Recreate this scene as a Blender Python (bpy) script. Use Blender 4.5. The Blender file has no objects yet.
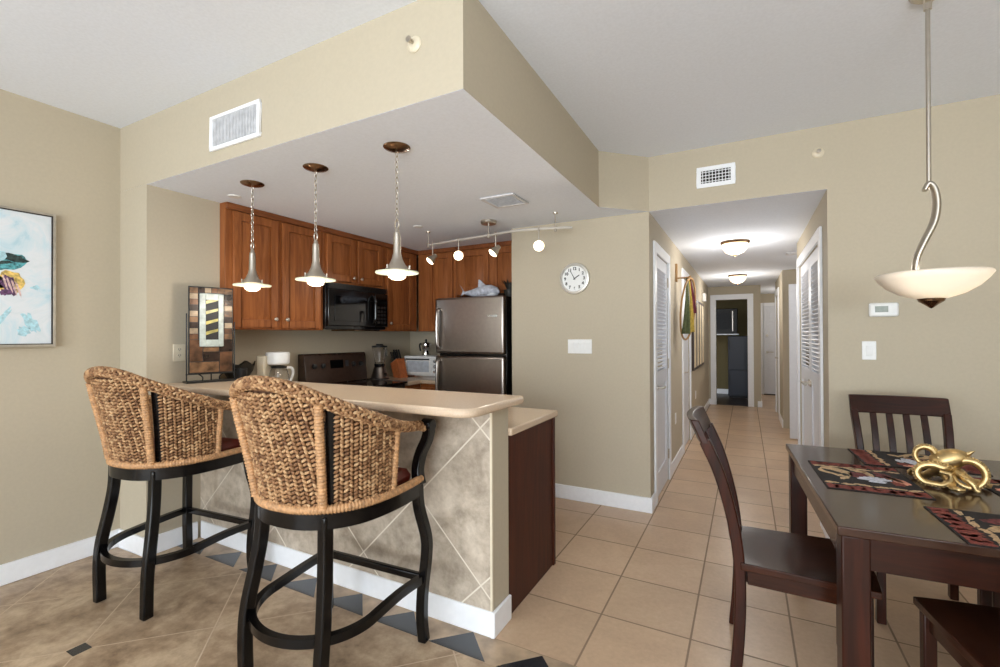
import bpy, bmesh, math, random
import numpy as np
from mathutils import Vector, Matrix
random.seed(7)
C = bpy.context.scene.collection
SC = bpy.context.scene
PI = math.pi

# ------------------------------------------------------------------ camera, light, exposure
def look_rotation(yaw, pitch, roll):
    y, p, r = map(math.radians, (yaw, pitch, roll))
    f = Vector((math.sin(y)*math.cos(p), math.cos(y)*math.cos(p), math.sin(p)))
    rt = Vector((math.cos(y), -math.sin(y), 0))
    dn = f.cross(rt)
    rr = math.cos(r)*rt + math.sin(r)*dn
    dd = -math.sin(r)*rt + math.cos(r)*dn
    return Matrix((rr, -dd, -f)).transposed()
cam = bpy.data.cameras.new('camera'); cam_ob = bpy.data.objects.new('camera', cam); C.objects.link(cam_ob)
cam.sensor_width = 36; cam.lens = 36*0.4623; cam.clip_start = 0.02
cam_ob.matrix_world = Matrix.Translation((0, 0, 1.36)) @ look_rotation(-28.008, 0.373, 0.225).to_4x4()
SC.camera = cam_ob

W = bpy.data.worlds.new('world'); SC.world = W; W.use_nodes = True
W.node_tree.nodes['Background'].inputs[0].default_value = (0.86, 0.92, 1.0, 1)
W.node_tree.nodes['Background'].inputs[1].default_value = 2.2

def area(name, loc, rot, sx, sy, power, col):
    l = bpy.data.lights.new(name, 'AREA'); l.shape = 'RECTANGLE'; l.size = sx; l.size_y = sy
    l.energy = power; l.color = col
    o = bpy.data.objects.new(name, l); o.location = loc; o.rotation_euler = rot; C.objects.link(o)
    return o
# first area: daylight through the sliding glass doors of the living room, behind the photographer
area('rear_area_light', (-1.6, -3.45, 1.2), (PI/2-math.radians(25), 0, 0), 3.2, 2.1, 100, (0.85, 0.94, 1.0))
area('rear_area_light', (1.1, -3.45, 1.3), (PI/2+math.radians(65), 0, 0), 1.6, 1.7, 225, (0.85, 0.94, 1.0))  # added upward fill at the second opening, aimed to brighten the ceiling

SC.view_settings.view_transform = 'Standard'; SC.view_settings.look = 'None'
SC.view_settings.exposure = 0.24; SC.view_settings.gamma = 1.0
SC.view_settings.use_curve_mapping = False

def lamp(name, parent, loc, power, col=(1, .93, .84), r=.03, spot=None, aim=None):
    l = bpy.data.lights.new(name, 'SPOT' if spot else 'POINT'); l.energy = power; l.color = col; l.shadow_soft_size = r
    if spot: l.spot_size = spot; l.spot_blend = 1
    o = bpy.data.objects.new(name, l); C.objects.link(o); o.parent = parent; o.location = loc
    if aim is not None: o.rotation_euler = Vector(aim).to_track_quat('-Z', 'Y').to_euler()
    return o

# ------------------------------------------------------------------ materials
def lin(c):
    return tuple((v/255/12.92 if v/255 <= .04045 else ((v/255+.055)/1.055)**2.4) for v in c)
class NT:
    def __init__(s, name):
        s.m = bpy.data.materials.new(name); s.m.use_nodes = True
        s.t = s.m.node_tree; s.b = s.t.nodes['Principled BSDF']
    def n(s, typ, **kw):
        nd = s.t.nodes.new(typ)
        for k, v in kw.items():
            if k.startswith('_'): setattr(nd, k[1:], v)
            else:
                key = k.replace('__', ' ')
                (nd.inputs[int(key[1:])] if key[0] == 'i' and key[1:].isdigit() else nd.inputs[key]).default_value = v
        return nd
    def l(s, a, b): s.t.links.new(a, b)
    def coords(s, scale=(1, 1, 1), rot=(0, 0, 0), loc=(0, 0, 0)):
        tc = s.n('ShaderNodeTexCoord'); mp = s.n('ShaderNodeMapping', Scale=scale, Rotation=rot, Location=loc)
        s.l(tc.outputs['Object'], mp.inputs[0]); return mp.outputs[0]
    def ramp(s, fac, stops):
        r = s.n('ShaderNodeValToRGB'); el = r.color_ramp.elements
        while len(el) < len(stops): el.new(.5)
        for e, (p, c) in zip(el, stops): e.position = p; e.color = (*lin(c), 1)
        s.l(fac, r.inputs[0]); return r.outputs[0]
    def bump(s, h, strength=.2, dist=.01):
        b = s.n('ShaderNodeBump', Strength=strength, Distance=dist); s.l(h, b.inputs['Height']); s.l(b.outputs[0], s.b.inputs['Normal'])
def setb(m, rough, metal=0, spec=None, coat=0, trans=0):
    b = m.b; b.inputs['Roughness'].default_value = rough; b.inputs['Metallic'].default_value = metal
    if spec is not None: b.inputs['Specular IOR Level'].default_value = spec
    if coat: b.inputs['Coat Weight'].default_value = coat; b.inputs['Coat Roughness'].default_value = .12
    if trans: b.inputs['Transmission Weight'].default_value = trans
def plain(name, c, rough=.5, metal=0, spec=None, var=.06, scale=30, bump=0, coat=0, emit=None, estr=0):
    m = NT(name); setb(m, rough, metal, spec, coat)
    nz = m.n('ShaderNodeTexNoise', Scale=scale, Detail=3); m.l(m.coords(), nz.inputs['Vector'])
    lo = tuple(max(0, v*(1-var)) for v in c); hi = tuple(min(255, v*(1+var)) for v in c)
    m.l(m.ramp(nz.outputs[0], [(.3, lo), (.7, hi)]), m.b.inputs['Base Color'])
    if bump: m.bump(nz.outputs[0], bump, .004)
    if emit: m.b.inputs['Emission Color'].default_value = (*lin(emit), 1); m.b.inputs['Emission Strength'].default_value = estr
    return m.m
def wood(name, c1, c2, rough=.35, axis='z', scale=1.0, coat=.0, spec=.3):
    m = NT(name); setb(m, rough, 0, spec, coat)
    k = {'x': (1.2, 14, 14), 'y': (14, 1.2, 14), 'z': (14, 14, 1.2)}[axis]
    v = m.coords(scale=tuple(a*scale for a in k))
    n1 = m.n('ShaderNodeTexNoise', Scale=2.2, Detail=5, Roughness=.6, Distortion=.7); m.l(v, n1.inputs['Vector'])
    mid = tuple((a+b)/2 for a, b in zip(c1, c2))
    m.l(m.ramp(n1.outputs[0], [(.28, c1), (.5, mid), (.74, c2)]), m.b.inputs['Base Color'])
    m.bump(n1.outputs[0], .05, .002)
    return m.m
def tiles(name, size, mortar, c_lo, c_mid, c_hi, c_m, rot=(0, 0, 0), loc=(0, 0, 0), rough=.4, spec=.4, noise=(3.5, 14), bump=.15, amt=1.0):
    m = NT(name); setb(m, rough, 0, spec)
    base = m.coords(); mp = m.n('ShaderNodeMapping', Rotation=rot, Location=loc); m.l(base, mp.inputs[0])
    br = m.n('ShaderNodeTexBrick', _offset=0.0, _squash=1.0, Scale=1.0)
    br.inputs['Brick Width'].default_value = size; br.inputs['Row Height'].default_value = size
    br.inputs['Mortar Size'].default_value = mortar; br.inputs['Mortar Smooth'].default_value = .15
    br.inputs['Color1'].default_value = (1, 1, 1, 1); br.inputs['Color2'].default_value = (.88, .88, .88, 1); br.inputs['Mortar'].default_value = (0, 0, 0, 1)
    br.inputs['Bias'].default_value = 0
    m.l(mp.outputs[0], br.inputs['Vector'])
    n1 = m.n('ShaderNodeTexNoise', Scale=noise[0], Detail=6, Roughness=.62, Distortion=.6); m.l(base, n1.inputs['Vector'])
    n2 = m.n('ShaderNodeTexNoise', Scale=noise[1], Detail=4, Roughness=.7); m.l(base, n2.inputs['Vector'])
    mix = m.n('ShaderNodeMix', _data_type='FLOAT'); mix.inputs[0].default_value = .38
    m.l(n1.outputs[0], mix.inputs[2]); m.l(n2.outputs[0], mix.inputs[3])
    col = m.ramp(mix.outputs[0], [(.36, c_lo), (.5, c_mid), (.64, c_hi)])
    mu = m.n('ShaderNodeMix', _data_type='RGBA', _blend_type='MULTIPLY'); mu.inputs[0].default_value = amt
    m.l(col, mu.inputs[6]); m.l(br.outputs['Color'], mu.inputs[7])
    fin = m.n('ShaderNodeMix', _data_type='RGBA'); m.l(br.outputs['Fac'], fin.inputs[0])
    m.l(mu.outputs[2], fin.inputs[6]); fin.inputs[7].default_value = (*lin(c_m), 1)
    m.l(fin.outputs[2], m.b.inputs['Base Color'])
    inv = m.n('ShaderNodeMath', _operation='SUBTRACT'); inv.inputs[0].default_value = 1; m.l(br.outputs['Fac'], inv.inputs[1])
    m.bump(inv.outputs[0], bump, .004)
    rr = m.n('ShaderNodeMapRange'); rr.inputs[3].default_value = rough; rr.inputs[4].default_value = .85
    m.l(br.outputs['Fac'], rr.inputs[0]); m.l(rr.outputs[0], m.b.inputs['Roughness'])
    return m.m
def emis(name, c, strength):
    m = NT(name); m.b.inputs['Base Color'].default_value = (*lin(c), 1)
    m.b.inputs['Emission Color'].default_value = (*lin(c), 1); m.b.inputs['Emission Strength'].default_value = strength
    return m.m
def glass(name, c=(255, 255, 255), rough=.02):
    m = NT(name); setb(m, rough, 0, .5, 0, 1.0); m.b.inputs['Base Color'].default_value = (*lin(c), 1); return m.m

M = {}
M['tan'] = plain('tan_wall_paint', (190, 178.5, 157), .75, var=.01, scale=60, bump=.03)
M['white_ceiling'] = plain('white_textured_ceiling', (236, 241, 250), .9, var=.012, scale=70, bump=.12)
M['trim'] = plain('white_trim_paint', (246, 247, 250), .4, var=.01)
M['door'] = plain('white_door_paint', (228, 230, 236), .4, var=.01)
M['plastic'] = plain('white_plastic', (238, 238, 236), .35, var=.01)
M['almond'] = plain('almond_plastic', (222, 210, 186), .35, var=.01)
M['hall_tile'] = tiles('beige_ceramic_floor_tile', .405, .0045, (200, 168, 138), (212, 180, 148), (222, 192, 160), (150, 126, 104), loc=(.633, -1.83+.405*5, 0), rough=.3, spec=.45, noise=(2.2, 40), bump=.2)
# diagonal slate-look tile, grout lines x+y=-1.655 and x-y=-3.505 (+.735 n)
s2 = math.sqrt(.5)
M['slate_tile'] = tiles('brown_diagonal_floor_tile', .735*s2, .0035, (130, 106, 82), (174, 148, 120), (206, 182, 152), (202, 180, 154), rot=(0, 0, PI/4), loc=(3.505*s2, 1.655*s2, 0), rough=.38, spec=.45, noise=(4, 16), bump=.2)
M['border_tile'] = plain('brown_border_tile', (174, 150, 124), .38, var=.18, scale=9)
M['black_tile'] = plain('black_glazed_tile', (40, 42, 46), .16, var=.1, spec=.8)
M['bar_tile'] = tiles('taupe_diagonal_wall_tile', .722*s2, .004, (152, 138, 121), (190, 175, 157), (218, 204, 186), (228, 218, 202), rot=(-PI/2, 0, PI/4), loc=(2.02*s2, .14*s2, 0), rough=.4, spec=.4, noise=(5, 18), bump=.2)
M['cherry'] = wood('cherry_cabinet_wood', (120, 66, 32), (168, 104, 58), .38, 'z', 1.0, .0)
M['cherry_flat'] = wood('cherry_cabinet_rail_wood', (104, 56, 28), (150, 90, 50), .42, 'y', 1.0, .0)
M['mahogany'] = wood('dark_cherry_side_panel', (56, 22, 11), (84, 38, 20), .5, 'z', .8)
M['counter'] = plain('beige_solid_surface', (212, 188, 162), .22, var=.03, scale=160, spec=.5)
M['espresso'] = wood('espresso_wood', (28, 13, 8), (68, 30, 18), .3, 'z', .9, .05)
M['espresso_x'] = wood('espresso_wood_across', (28, 13, 8), (68, 30, 18), .3, 'x', .9, .05)
M['espresso_y'] = wood('espresso_wood_along', (34, 16, 9), (76, 38, 22), .24, 'y', .9, .1)
M['table_top'] = wood('table_top_wood', (46, 28, 20), (72, 46, 34), .24, 'x', .6, .35)
M['black_wood'] = plain('black_painted_wood', (9, 8, 9), .2, var=.15, spec=.35)
M['nickel'] = plain('brushed_nickel', (196, 188, 176), .3, 1, var=.02)
M['chrome'] = plain('polished_chrome', (225, 225, 225), .12, 1, var=.01)
M['bronze'] = plain('bronze_metal', (140, 112, 88), .24, 1, var=.04)
M['gold'] = plain('antique_gold', (206, 178, 126), .36, 1, var=.12, scale=40, bump=.15)
M['steel'] = plain('brushed_stainless_steel', (170, 163, 157), .3, 1, var=.02)
M['black_gloss'] = plain('black_glossy_plastic', (12, 12, 13), .12, var=.05, spec=.6)
M['black_matte'] = plain('black_matte_plastic', (20, 20, 21), .5, var=.05)
M['black_iron'] = plain('black_iron', (18, 17, 18), .45, var=.1)
M['dark_glass'] = plain('dark_oven_glass', (6, 6, 7), .05, spec=.7)
M['grey_glass'] = plain('grey_window_glass', (44, 46, 49), .5, spec=.2)
M['oven_glass'] = plain('pale_oven_window', (190, 197, 206), .12, spec=.6)  # reflection on the oven window put into its pale colour
M['clear_glass'] = glass('clear_glass')
M['leather'] = plain('dark_red_leather', (92, 30, 18), .4, var=.1, spec=.5)
M['shade'] = emis('lit_frosted_shade', (255, 232, 196), 1.6)
M['bulb'] = emis('lit_bulb', (255, 234, 200), 2.0)
M['spot_bulb'] = emis('lit_spot_bulb', (255, 232, 196), 6)
M['terracotta'] = plain('orange_brown_wood', (178, 98, 52), .5, var=.1)
M['navy'] = plain('dark_blue_steel', (24, 28, 42), .4, var=.05)
M['dark_floor'] = plain('dark_wood_floor', (44, 32, 26), .35, var=.15, scale=8)
M['dark_room'] = plain('dimmed_olive_room_paint', (112, 100, 66), .8, var=.02)  # olive paint darkened: the room's dimness is put into the colour
M['screen'] = plain('grey_lcd', (146, 154, 146), .3)
M['grey_plush'] = plain('grey_plush', (186, 188, 198), .9, var=.14, scale=30, bump=.3)
M['white_plush'] = plain('white_plush', (226, 226, 230), .9, var=.04, scale=30)
M['dark_leaf'] = plain('dark_leaf', (26, 24, 18), .5, var=.3)
M['vent_dark'] = plain('vent_shadow_void', (34, 32, 30), .9)
M['vent_grey'] = plain('grey_vent_metal', (218, 218, 220), .5)

def wicker_mat():
    m = NT('woven_seagrass'); setb(m, .62, 0, .35)
    g = m.n('ShaderNodeNewGeometry'); nz = m.n('ShaderNodeTexNoise', Scale=90, Detail=2); m.l(m.coords(), nz.inputs['Vector'])
    mx = m.n('ShaderNodeMix', _data_type='FLOAT'); mx.inputs[0].default_value = .35
    m.l(g.outputs['Random Per Island'], mx.inputs[2]); m.l(nz.outputs[0], mx.inputs[3])
    m.l(m.ramp(mx.outputs[0], [(.1, (90, 58, 36)), (.35, (142, 102, 68)), (.65, (178, 138, 98)), (.92, (208, 172, 130))]), m.b.inputs['Base Color'])
    return m.m
M['wicker'] = wicker_mat()
M['rope'] = plain('wrapped_rope', (184, 140, 98), .6, var=.16, scale=60, bump=.2)
M['wicker_back'] = plain('dark_wicker_core', (78, 48, 28), .8, var=.2)

# ------------------------------------------------------------------ mesh helpers
class MB:
    def __init__(s): s.v = []; s.f = []; s.mi = []; s.k = 0
    def mat(s, k): s.k = k; return s
    def add(s, vs, fs):
        o = len(s.v); s.v += [Vector(p) for p in vs]
        for f in fs: s.f.append([o+i for i in f]); s.mi.append(s.k)
        return s
    def box(s, a, b, R=None, piv=None):
        x0, y0, z0 = a; x1, y1, z1 = b
        vs = [Vector(p) for p in ((x0,y0,z0),(x1,y0,z0),(x1,y1,z0),(x0,y1,z0),(x0,y0,z1),(x1,y0,z1),(x1,y1,z1),(x0,y1,z1))]
        if R is not None:
            c = Vector(piv) if piv is not None else (Vector(a)+Vector(b))/2
            vs = [c + R @ (p-c) for p in vs]
        return s.add(vs, [(0,3,2,1),(4,5,6,7),(0,1,5,4),(1,2,6,5),(2,3,7,6),(3,0,4,7)])
    def tube(s, path, r, n=10, closed=False, ref=None, phase=0, aspect=1.0):
        P = [Vector(p) for p in path]; L = len(P)
        rs = r if hasattr(r, '__len__') else [r]*L
        T = []
        for i in range(L):
            if closed: t = P[(i+1) % L]-P[i-1]
            else: t = P[min(i+1, L-1)]-P[max(i-1, 0)]
            T.append(t.normalized())
        if ref is None:
            u = T[0].orthogonal().normalized()
        vs = []; 
        for i in range(L):
            if ref is not None:
                u = (Vector(ref) - T[i]*T[i].dot(Vector(ref))).normalized()
            else:
                u = (u - T[i]*T[i].dot(u)).normalized()
            w = T[i].cross(u)
            for k in range(n):
                a = 2*PI*k/n+phase
                vs.append(P[i]+(u*math.cos(a)+w*math.sin(a)*aspect)*rs[i])
        fs = []
        for i in range(L if closed else L-1):
            j = (i+1) % L
            for k in range(n):
                q = (k+1) % n
                fs.append((i*n+k, i*n+q, j*n+q, j*n+k))
        if not closed:
            fs.append(tuple(range(n-1, -1, -1))); fs.append(tuple((L-1)*n+k for k in range(n)))
        return s.add(vs, fs)
    def bar(s, path, w, t, ref):   # rectangular section: w along ref, t across
        a = math.atan2(t, w); h = math.hypot(w, t)/2
        P = [Vector(p) for p in path]; L = len(P); vs = []
        ws = w if hasattr(w, '__len__') else None
        for i in range(L):
            T = (P[min(i+1, L-1)]-P[max(i-1, 0)]).normalized()
            u = (Vector(ref)-T*T.dot(Vector(ref))).normalized(); v = T.cross(u)
            for su, sv in ((1,1),(-1,1),(-1,-1),(1,-1)): vs.append(P[i]+u*su*w/2+v*sv*t/2)
        fs = []
        for i in range(L-1):
            for k in range(4):
                q = (k+1) % 4; fs.append((i*4+k, i*4+q, (i+1)*4+q, (i+1)*4+k))
        fs += [(3,2,1,0), tuple((L-1)*4+k for k in range(4))]
        return s.add(vs, fs)
    def lathe(s, prof, c=(0,0,0), n=28, axis='z', sx=1, sy=1, cap=True):
        vs = []; c = Vector(c)
        for r, z in prof:
            for k in range(n):
                a = 2*PI*k/n; p = (r*math.cos(a)*sx, r*math.sin(a)*sy, z)
                if axis == 'y': p = (p[0], -p[2], p[1])      # profile z runs toward -Y
                elif axis == 'x': p = (p[2], p[0], p[1])
                vs.append(c+Vector(p))
        fs = []
        for i in range(len(prof)-1):
            for k in range(n):
                q = (k+1) % n; fs.append((i*n+k, i*n+q, (i+1)*n+q, (i+1)*n+k))
        if cap and prof[0][0] > 1e-6: fs.append(tuple(range(n-1, -1, -1)))
        if cap and prof[-1][0] > 1e-6: fs.append(tuple((len(prof)-1)*n+k for k in range(n)))
        return s.add(vs, fs)
    def prism(s, pts, z0, z1):
        n = len(pts); vs = [(x, y, z0) for x, y in pts]+[(x, y, z1) for x, y in pts]
        fs = [tuple(range(n-1, -1, -1)), tuple(range(n, 2*n))]
        for k in range(n): q = (k+1) % n; fs.append((k, q, n+q, n+k))
        return s.add(vs, fs)
    def ell(s, c, r, R=None, n=10, m=7):
        vs = []; c = Vector(c)
        for i in range(m+1):
            a = PI*i/m
            for k in range(n):
                b = 2*PI*k/n; p = Vector((r[0]*math.sin(a)*math.cos(b), r[1]*math.sin(a)*math.sin(b), r[2]*math.cos(a)))
                vs.append(c+(R @ p if R is not None else p))
        fs = []
        for i in range(m):
            for k in range(n): q = (k+1) % n; fs.append((i*n+k, (i+1)*n+k, (i+1)*n+q, i*n+q))
        return s.add(vs, fs)
    def xf(s, Mx):
        s.v = [Mx @ p for p in s.v]; return s
    def build(s, name, mats, parent=None, bevel=0, seg=2, smooth=True, ang=35, subsurf=0, loc=None):
        me = bpy.data.meshes.new(name); me.from_pydata(s.v, [], s.f)
        mats = mats if isinstance(mats, (list, tuple)) else [mats]
        for mm in mats: me.materials.append(M[mm] if isinstance(mm, str) else mm)
        me.polygons.foreach_set('material_index', s.mi)
        bm = bmesh.new(); bm.from_mesh(me)
        bmesh.ops.remove_doubles(bm, verts=bm.verts, dist=1e-6)
        bmesh.ops.dissolve_degenerate(bm, dist=1e-7, edges=bm.edges)
        bmesh.ops.recalc_face_normals(bm, faces=bm.faces); bm.to_mesh(me); bm.free()
        if smooth: me.shade_smooth(); me.set_sharp_from_angle(angle=math.radians(ang))
        me.update()
        o = bpy.data.objects.new(name, me); C.objects.link(o)
        if parent is not None: o.parent = parent
        if loc is not None: o.location = loc
        if bevel:
            b = o.modifiers.new('bevel', 'BEVEL'); b.width = bevel; b.segments = seg; b.limit_method = 'ANGLE'; b.angle_limit = math.radians(40)
            b.harden_normals = False
        if subsurf:
            u = o.modifiers.new('subsurf', 'SUBSURF'); u.levels = u.render_levels = subsurf
        return o
def tag(o, label=None, cat=None, group=None, kind=None):
    if label: o['label'] = label
    if cat: o['category'] = cat
    if group: o['group'] = group
    if kind: o['kind'] = kind
    return o
def thing(name, label, cat, loc=(0,0,0), rz=0, group=None):
    o = bpy.data.objects.new(name, None); C.objects.link(o); o.empty_display_size = .05
    o.location = loc; o.rotation_euler = (0, 0, rz)
    return tag(o, label, cat, group)
def dup(root, loc, rz, label, group=None):
    r = root.copy(); C.objects.link(r); r.location = loc; r.rotation_euler = (0, 0, rz); r['label'] = label
    if group: r['group'] = group
    def rec(o, p):
        for ch in list(o.children):
            if ch.name in made: continue
            c = ch.copy(); C.objects.link(c); c.parent = p; made.add(c.name); rec(ch, c)
    made = set(); rec(root, r)
    return r
def struct(name, mb, mats, label, cat, bevel=0, parent=None):
    o = mb.build(name, mats, parent, bevel)
    return tag(o, label, cat, kind='structure')
def cr(pts, n):      # Catmull-Rom through points
    P = [Vector(p) for p in pts]; P = [2*P[0]-P[1]]+P+[2*P[-1]-P[-2]]; out = []
    for i in range(1, len(P)-2):
        for k in range(n):
            t = k/n; a, b, c, d = P[i-1], P[i], P[i+1], P[i+2]
            out.append(.5*((2*b)+(c-a)*t+(2*a-5*b+4*c-d)*t*t+(3*b-a-3*c+d)*t**3))
    out.append(P[-2]); return out

# ------------------------------------------------------------------ the setting
ZC, ZK = 2.74, 2.32           # main and lowered ceiling
XL, XS = -3.63, -3.30         # left wall, stub wall beside the bar
YS, YW = 1.51, 3.686          # soffit front, clock/thermostat wall
XR, YB = 3.0, -3.6
T = .12
def wall_y(mb, x0, x1, y0, y1, z0, z1, openings=()):    # wall running along Y with openings (ya, yb, ztop)
    y = y0
    for a, b, zt in openings:
        mb.box((x0, y, z0), (x1, a, z1)); mb.box((x0, a, zt), (x1, b, z1)); y = b
    mb.box((x0, y, z0), (x1, y1, z1))
def wall_x(mb, y0, y1, x0, x1, z0, z1, openings=()):
    x = x0
    for a, b, zt in openings:
        mb.box((x, y0, z0), (a, y1, z1)); mb.box((a, y0, zt), (b, y1, z1)); x = b
    mb.box((x, y0, z0), (x1, y1, z1))

# floors
struct('floor', MB().box((-3.63, 1.832, -.1), (3.0, 12.42, 0)), 'hall_tile', 'beige square ceramic tile floor of kitchen dining area and hall', 'floor')
fl = MB().box((-3.63, -3.6, -.1), (3.0, 1.832, 0))
fl.mat(1).box((-3.63, 1.678, 0), (-.63, 1.83, .0008))
fl.mat(2)
for k in range(9):
    cx = -.774-.343*k
    if cx-.15 > -3.62: fl.prism([(cx-.146, 1.679), (cx+.146, 1.679), (cx, 1.826)], .0006, .0016)
a = .033
fl.prism([(-2.58-a, .925-a), (-2.58+a, .925-a), (-2.58+a, .925+a), (-2.58-a, .925+a)], -.001, .0012)
struct('floor.001', fl, ['slate_tile', 'border_tile', 'black_tile'], 'brown diagonal stone tile floor with black triangle border before the bar', 'floor')
# ceilings
struct('ceiling', MB().box((XL, YB, ZC), (XR, YW, ZC+.1)), 'white_ceiling', 'high white textured ceiling over living and dining area', 'ceiling')
kc = MB(); kc.prism([(XL, YS+.001), (-.961, YS+.001), (-.961, 3.38), (-.656, YW-.0005), (-.656, 4.6), (XL, 4.6)], ZK, ZK+.001)
struct('ceiling.001', kc, 'white_ceiling', 'lowered white ceiling over the kitchen', 'ceiling')
struct('ceiling.002', MB().box((-.655, YW+.001, ZK), (.477, YW+.12, ZK+.001)).box((-.655, YW+.12, ZK), (2.2, 12.4, ZK+.08)), 'white_ceiling', 'lowered white ceiling of the hall', 'ceiling')
# walls
struct('wall_left', MB().box((XL-T, YB, 0), (XL, 4.6, ZC+.1)), 'tan', 'tan painted left wall carrying the framed canvas', 'wall')
st = MB().box((XL, YS, 0), (XS, 1.965, ZK)); 
struct('wall_stub', st, 'tan', 'short tan wall stub at the left end of the bar', 'wall')
so = MB().prism([(XL, YS), (-.96, YS), (-.96, 3.38), (-.655, YW), (-.655, YW+.12), (-.72, YW+.12), (-1.06, 3.42), (-1.06, YS+.1), (XL, YS+.1)], ZK+.0015, ZC)
struct('wall_soffit', so, 'tan', 'tan soffit wall above the bar', 'wall')
wc = MB(); wc.box((-1.84, YW, 0), (-.655, YW+.12, ZK)); wc.box((-1.84, YW+.12, 0), (-1.74, 4.6, ZK))
struct('wall_clock', wc, 'tan', 'tan wall between refrigerator and hall carrying the clock', 'wall')
wt = MB(); wt.box((.477, YW, 0), (XR, YW+.12, ZC)); wt.box((-.655, YW, ZK+.0015), (.477, YW+.12, ZC))
struct('wall_dining', wt, 'tan', 'tan wall behind the dining table with thermostat and hall opening', 'wall')
struct('wall_kitchen', MB().box((XL, 4.48, 0), (-1.74, 4.6, ZK)), 'tan', 'tan kitchen back wall behind the toaster oven', 'wall')
struct('wall_right', MB().box((XR, YB, 0), (XR+T, YW+.12, ZC+.1)), 'tan', 'tan right wall of the dining area', 'wall')
wb = MB(); wall_x(wb, YB-T, YB, XL, XR, 0, ZC+.1, [(-3.3, .1, 2.25), (.25, 1.95, 2.25)]); wb.box((.25, YB-T, 0), (1.95, YB, .4))
struct('wall_back', wb, 'tan', 'tan living room wall with glazed doors behind the viewer', 'wall')
hl = MB(); wall_y(hl, -.775, -.655, YW+.12, 10.05, 0, ZK, [(3.93, 4.61, 2.04), (5.78, 6.5, 2.06)])
struct('wall_hall_left', hl, 'tan', 'tan left wall of the hall with picture frames', 'wall')
hr = MB(); wall_y(hr, .477, .597, YW+.12, 5.74, 0, ZK, [(4.0, 5.5, 2.04)])
struct('wall_hall_right', hr, 'tan', 'tan right wall of the hall with louvered double doors', 'wall')
hr2 = MB(); wall_y(hr2, .477, .597, 7.95, 9.75, 0, ZK, [(8.78, 9.54, 2.04)]); hr2.box((.597, 7.95, 0), (2.2, 8.07, ZK)); hr2.box((2.1, YW+.12, 0), (2.2, 7.95, ZK)); hr2.box((.597, 9.65, 0), (2.2, 9.75, ZK)); hr2.box((2.1, 9.75, 0), (2.2, 12.3, ZK))
struct('wall_hall_right.001', hr2, 'tan', 'tan hall wall farther back on the right', 'wall')
he = MB(); wall_x(he, 10.05, 10.17, -.775, .25, 0, ZK, [(-.52, .03, 2.06)])
he.box((.13, 10.17, 0), (.25, 12.3, ZK))
struct('wall_hall_end', he, 'tan', 'tan wall at the end of the hall around the open doorway', 'wall')
struct('wall_far', MB().box((.25, 12.3, 0), (2.2, 12.4, ZK)), 'tan', 'tan far wall around the six panel door', 'wall')
rm = MB().box((-2.0, 12.0, 0), (.13, 12.1, ZK)); rm.box((-2.1, 10.17, 0), (-2.0, 12.1, ZK)); rm.box((-2.0, 10.1, ZK), (.13, 12.1, ZK+.05))
struct('wall_far.001', rm, 'dark_room', 'olive wall of the dim room beyond the open doorway', 'wall')
struct('floor.002', MB().box((-2.0, 10.08, 0), (.13, 12.0, .004)), 'dark_floor', 'dark floor of the dim room beyond the open doorway', 'floor')

# baseboards
def bb(name, segs, h=.115, label='white baseboard', t=.015):
    mb = MB()
    for (x0, y0, x1, y1) in segs: mb.box((min(x0,x1), min(y0,y1), 0), (max(x0,x1), max(y0,y1), h))
    return struct(name, mb, 'trim', label, 'baseboard', .004)
t = .015
bb('baseboard_left', [(XL, -3.6, XL+t, YS-t), (XL, YS-t, XS+t, YS), (XS, YS, XS+t, 1.81)], label='white baseboard along left wall and wall stub')
bb('baseboard_bar', [(XS+t, 1.825, -1.02, 1.84), (-1.02, 1.825, -1.005, 2.0)], label='white baseboard along the tiled bar front')
bb('baseboard_clock', [(-1.84, YW-t, -.64, YW), (-.655, YW, -.64, 3.83)], label='white baseboard under the clock wall')
bb('baseboard_hall_left', [(-.655, 4.72, -.64, 5.68), (-.655, 6.6, -.64, 10.035), (-.64, 10.035, -.62, 10.05)], label='white baseboard along the left hall wall')
bb('baseboard_dining', [(.46, YW-t, XR, YW), (.462, YW, .477, 3.89), (.462, 5.61, .477, 5.74)], label='white baseboard behind the dining table')
bb('baseboard_hall_right', [(.462, 7.95, .477, 8.67), (.462, 9.65, .477, 9.75)], label='white baseboard farther back on the right of the hall')
bb('baseboard_end', [(.19, 10.035, .25, 10.05), (.25, 10.035, .265, 12.3)], label='white baseboard right of the open doorway')
bb('baseboard_far', [(-2.0, 11.985, .13, 12.0)], label='white baseboard in the dim far room')

# window frames of the glazed wall behind the viewer
def sash(name, x0, x1, z0, z1, n, label):
    mb = MB(); y0, y1 = YB-.09, YB-.03
    mb.box((x0, y0, z0), (x1, y1, z0+.06)); mb.box((x0, y0, z1-.06), (x1, y1, z1))
    for k in range(n+1):
        x = x0+(x1-x0-.06)*k/n; mb.box((x, y0, z0+.06), (x+.06, y1, z1-.06))
    struct(name, mb, 'trim', label, 'window')
sash('window_1', -3.3, .1, 0, 2.25, 3, 'white sliding glass door frame behind the viewer')
sash('window_2', .25, 1.95, .4, 2.25, 2, 'white window frame behind the viewer')

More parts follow.
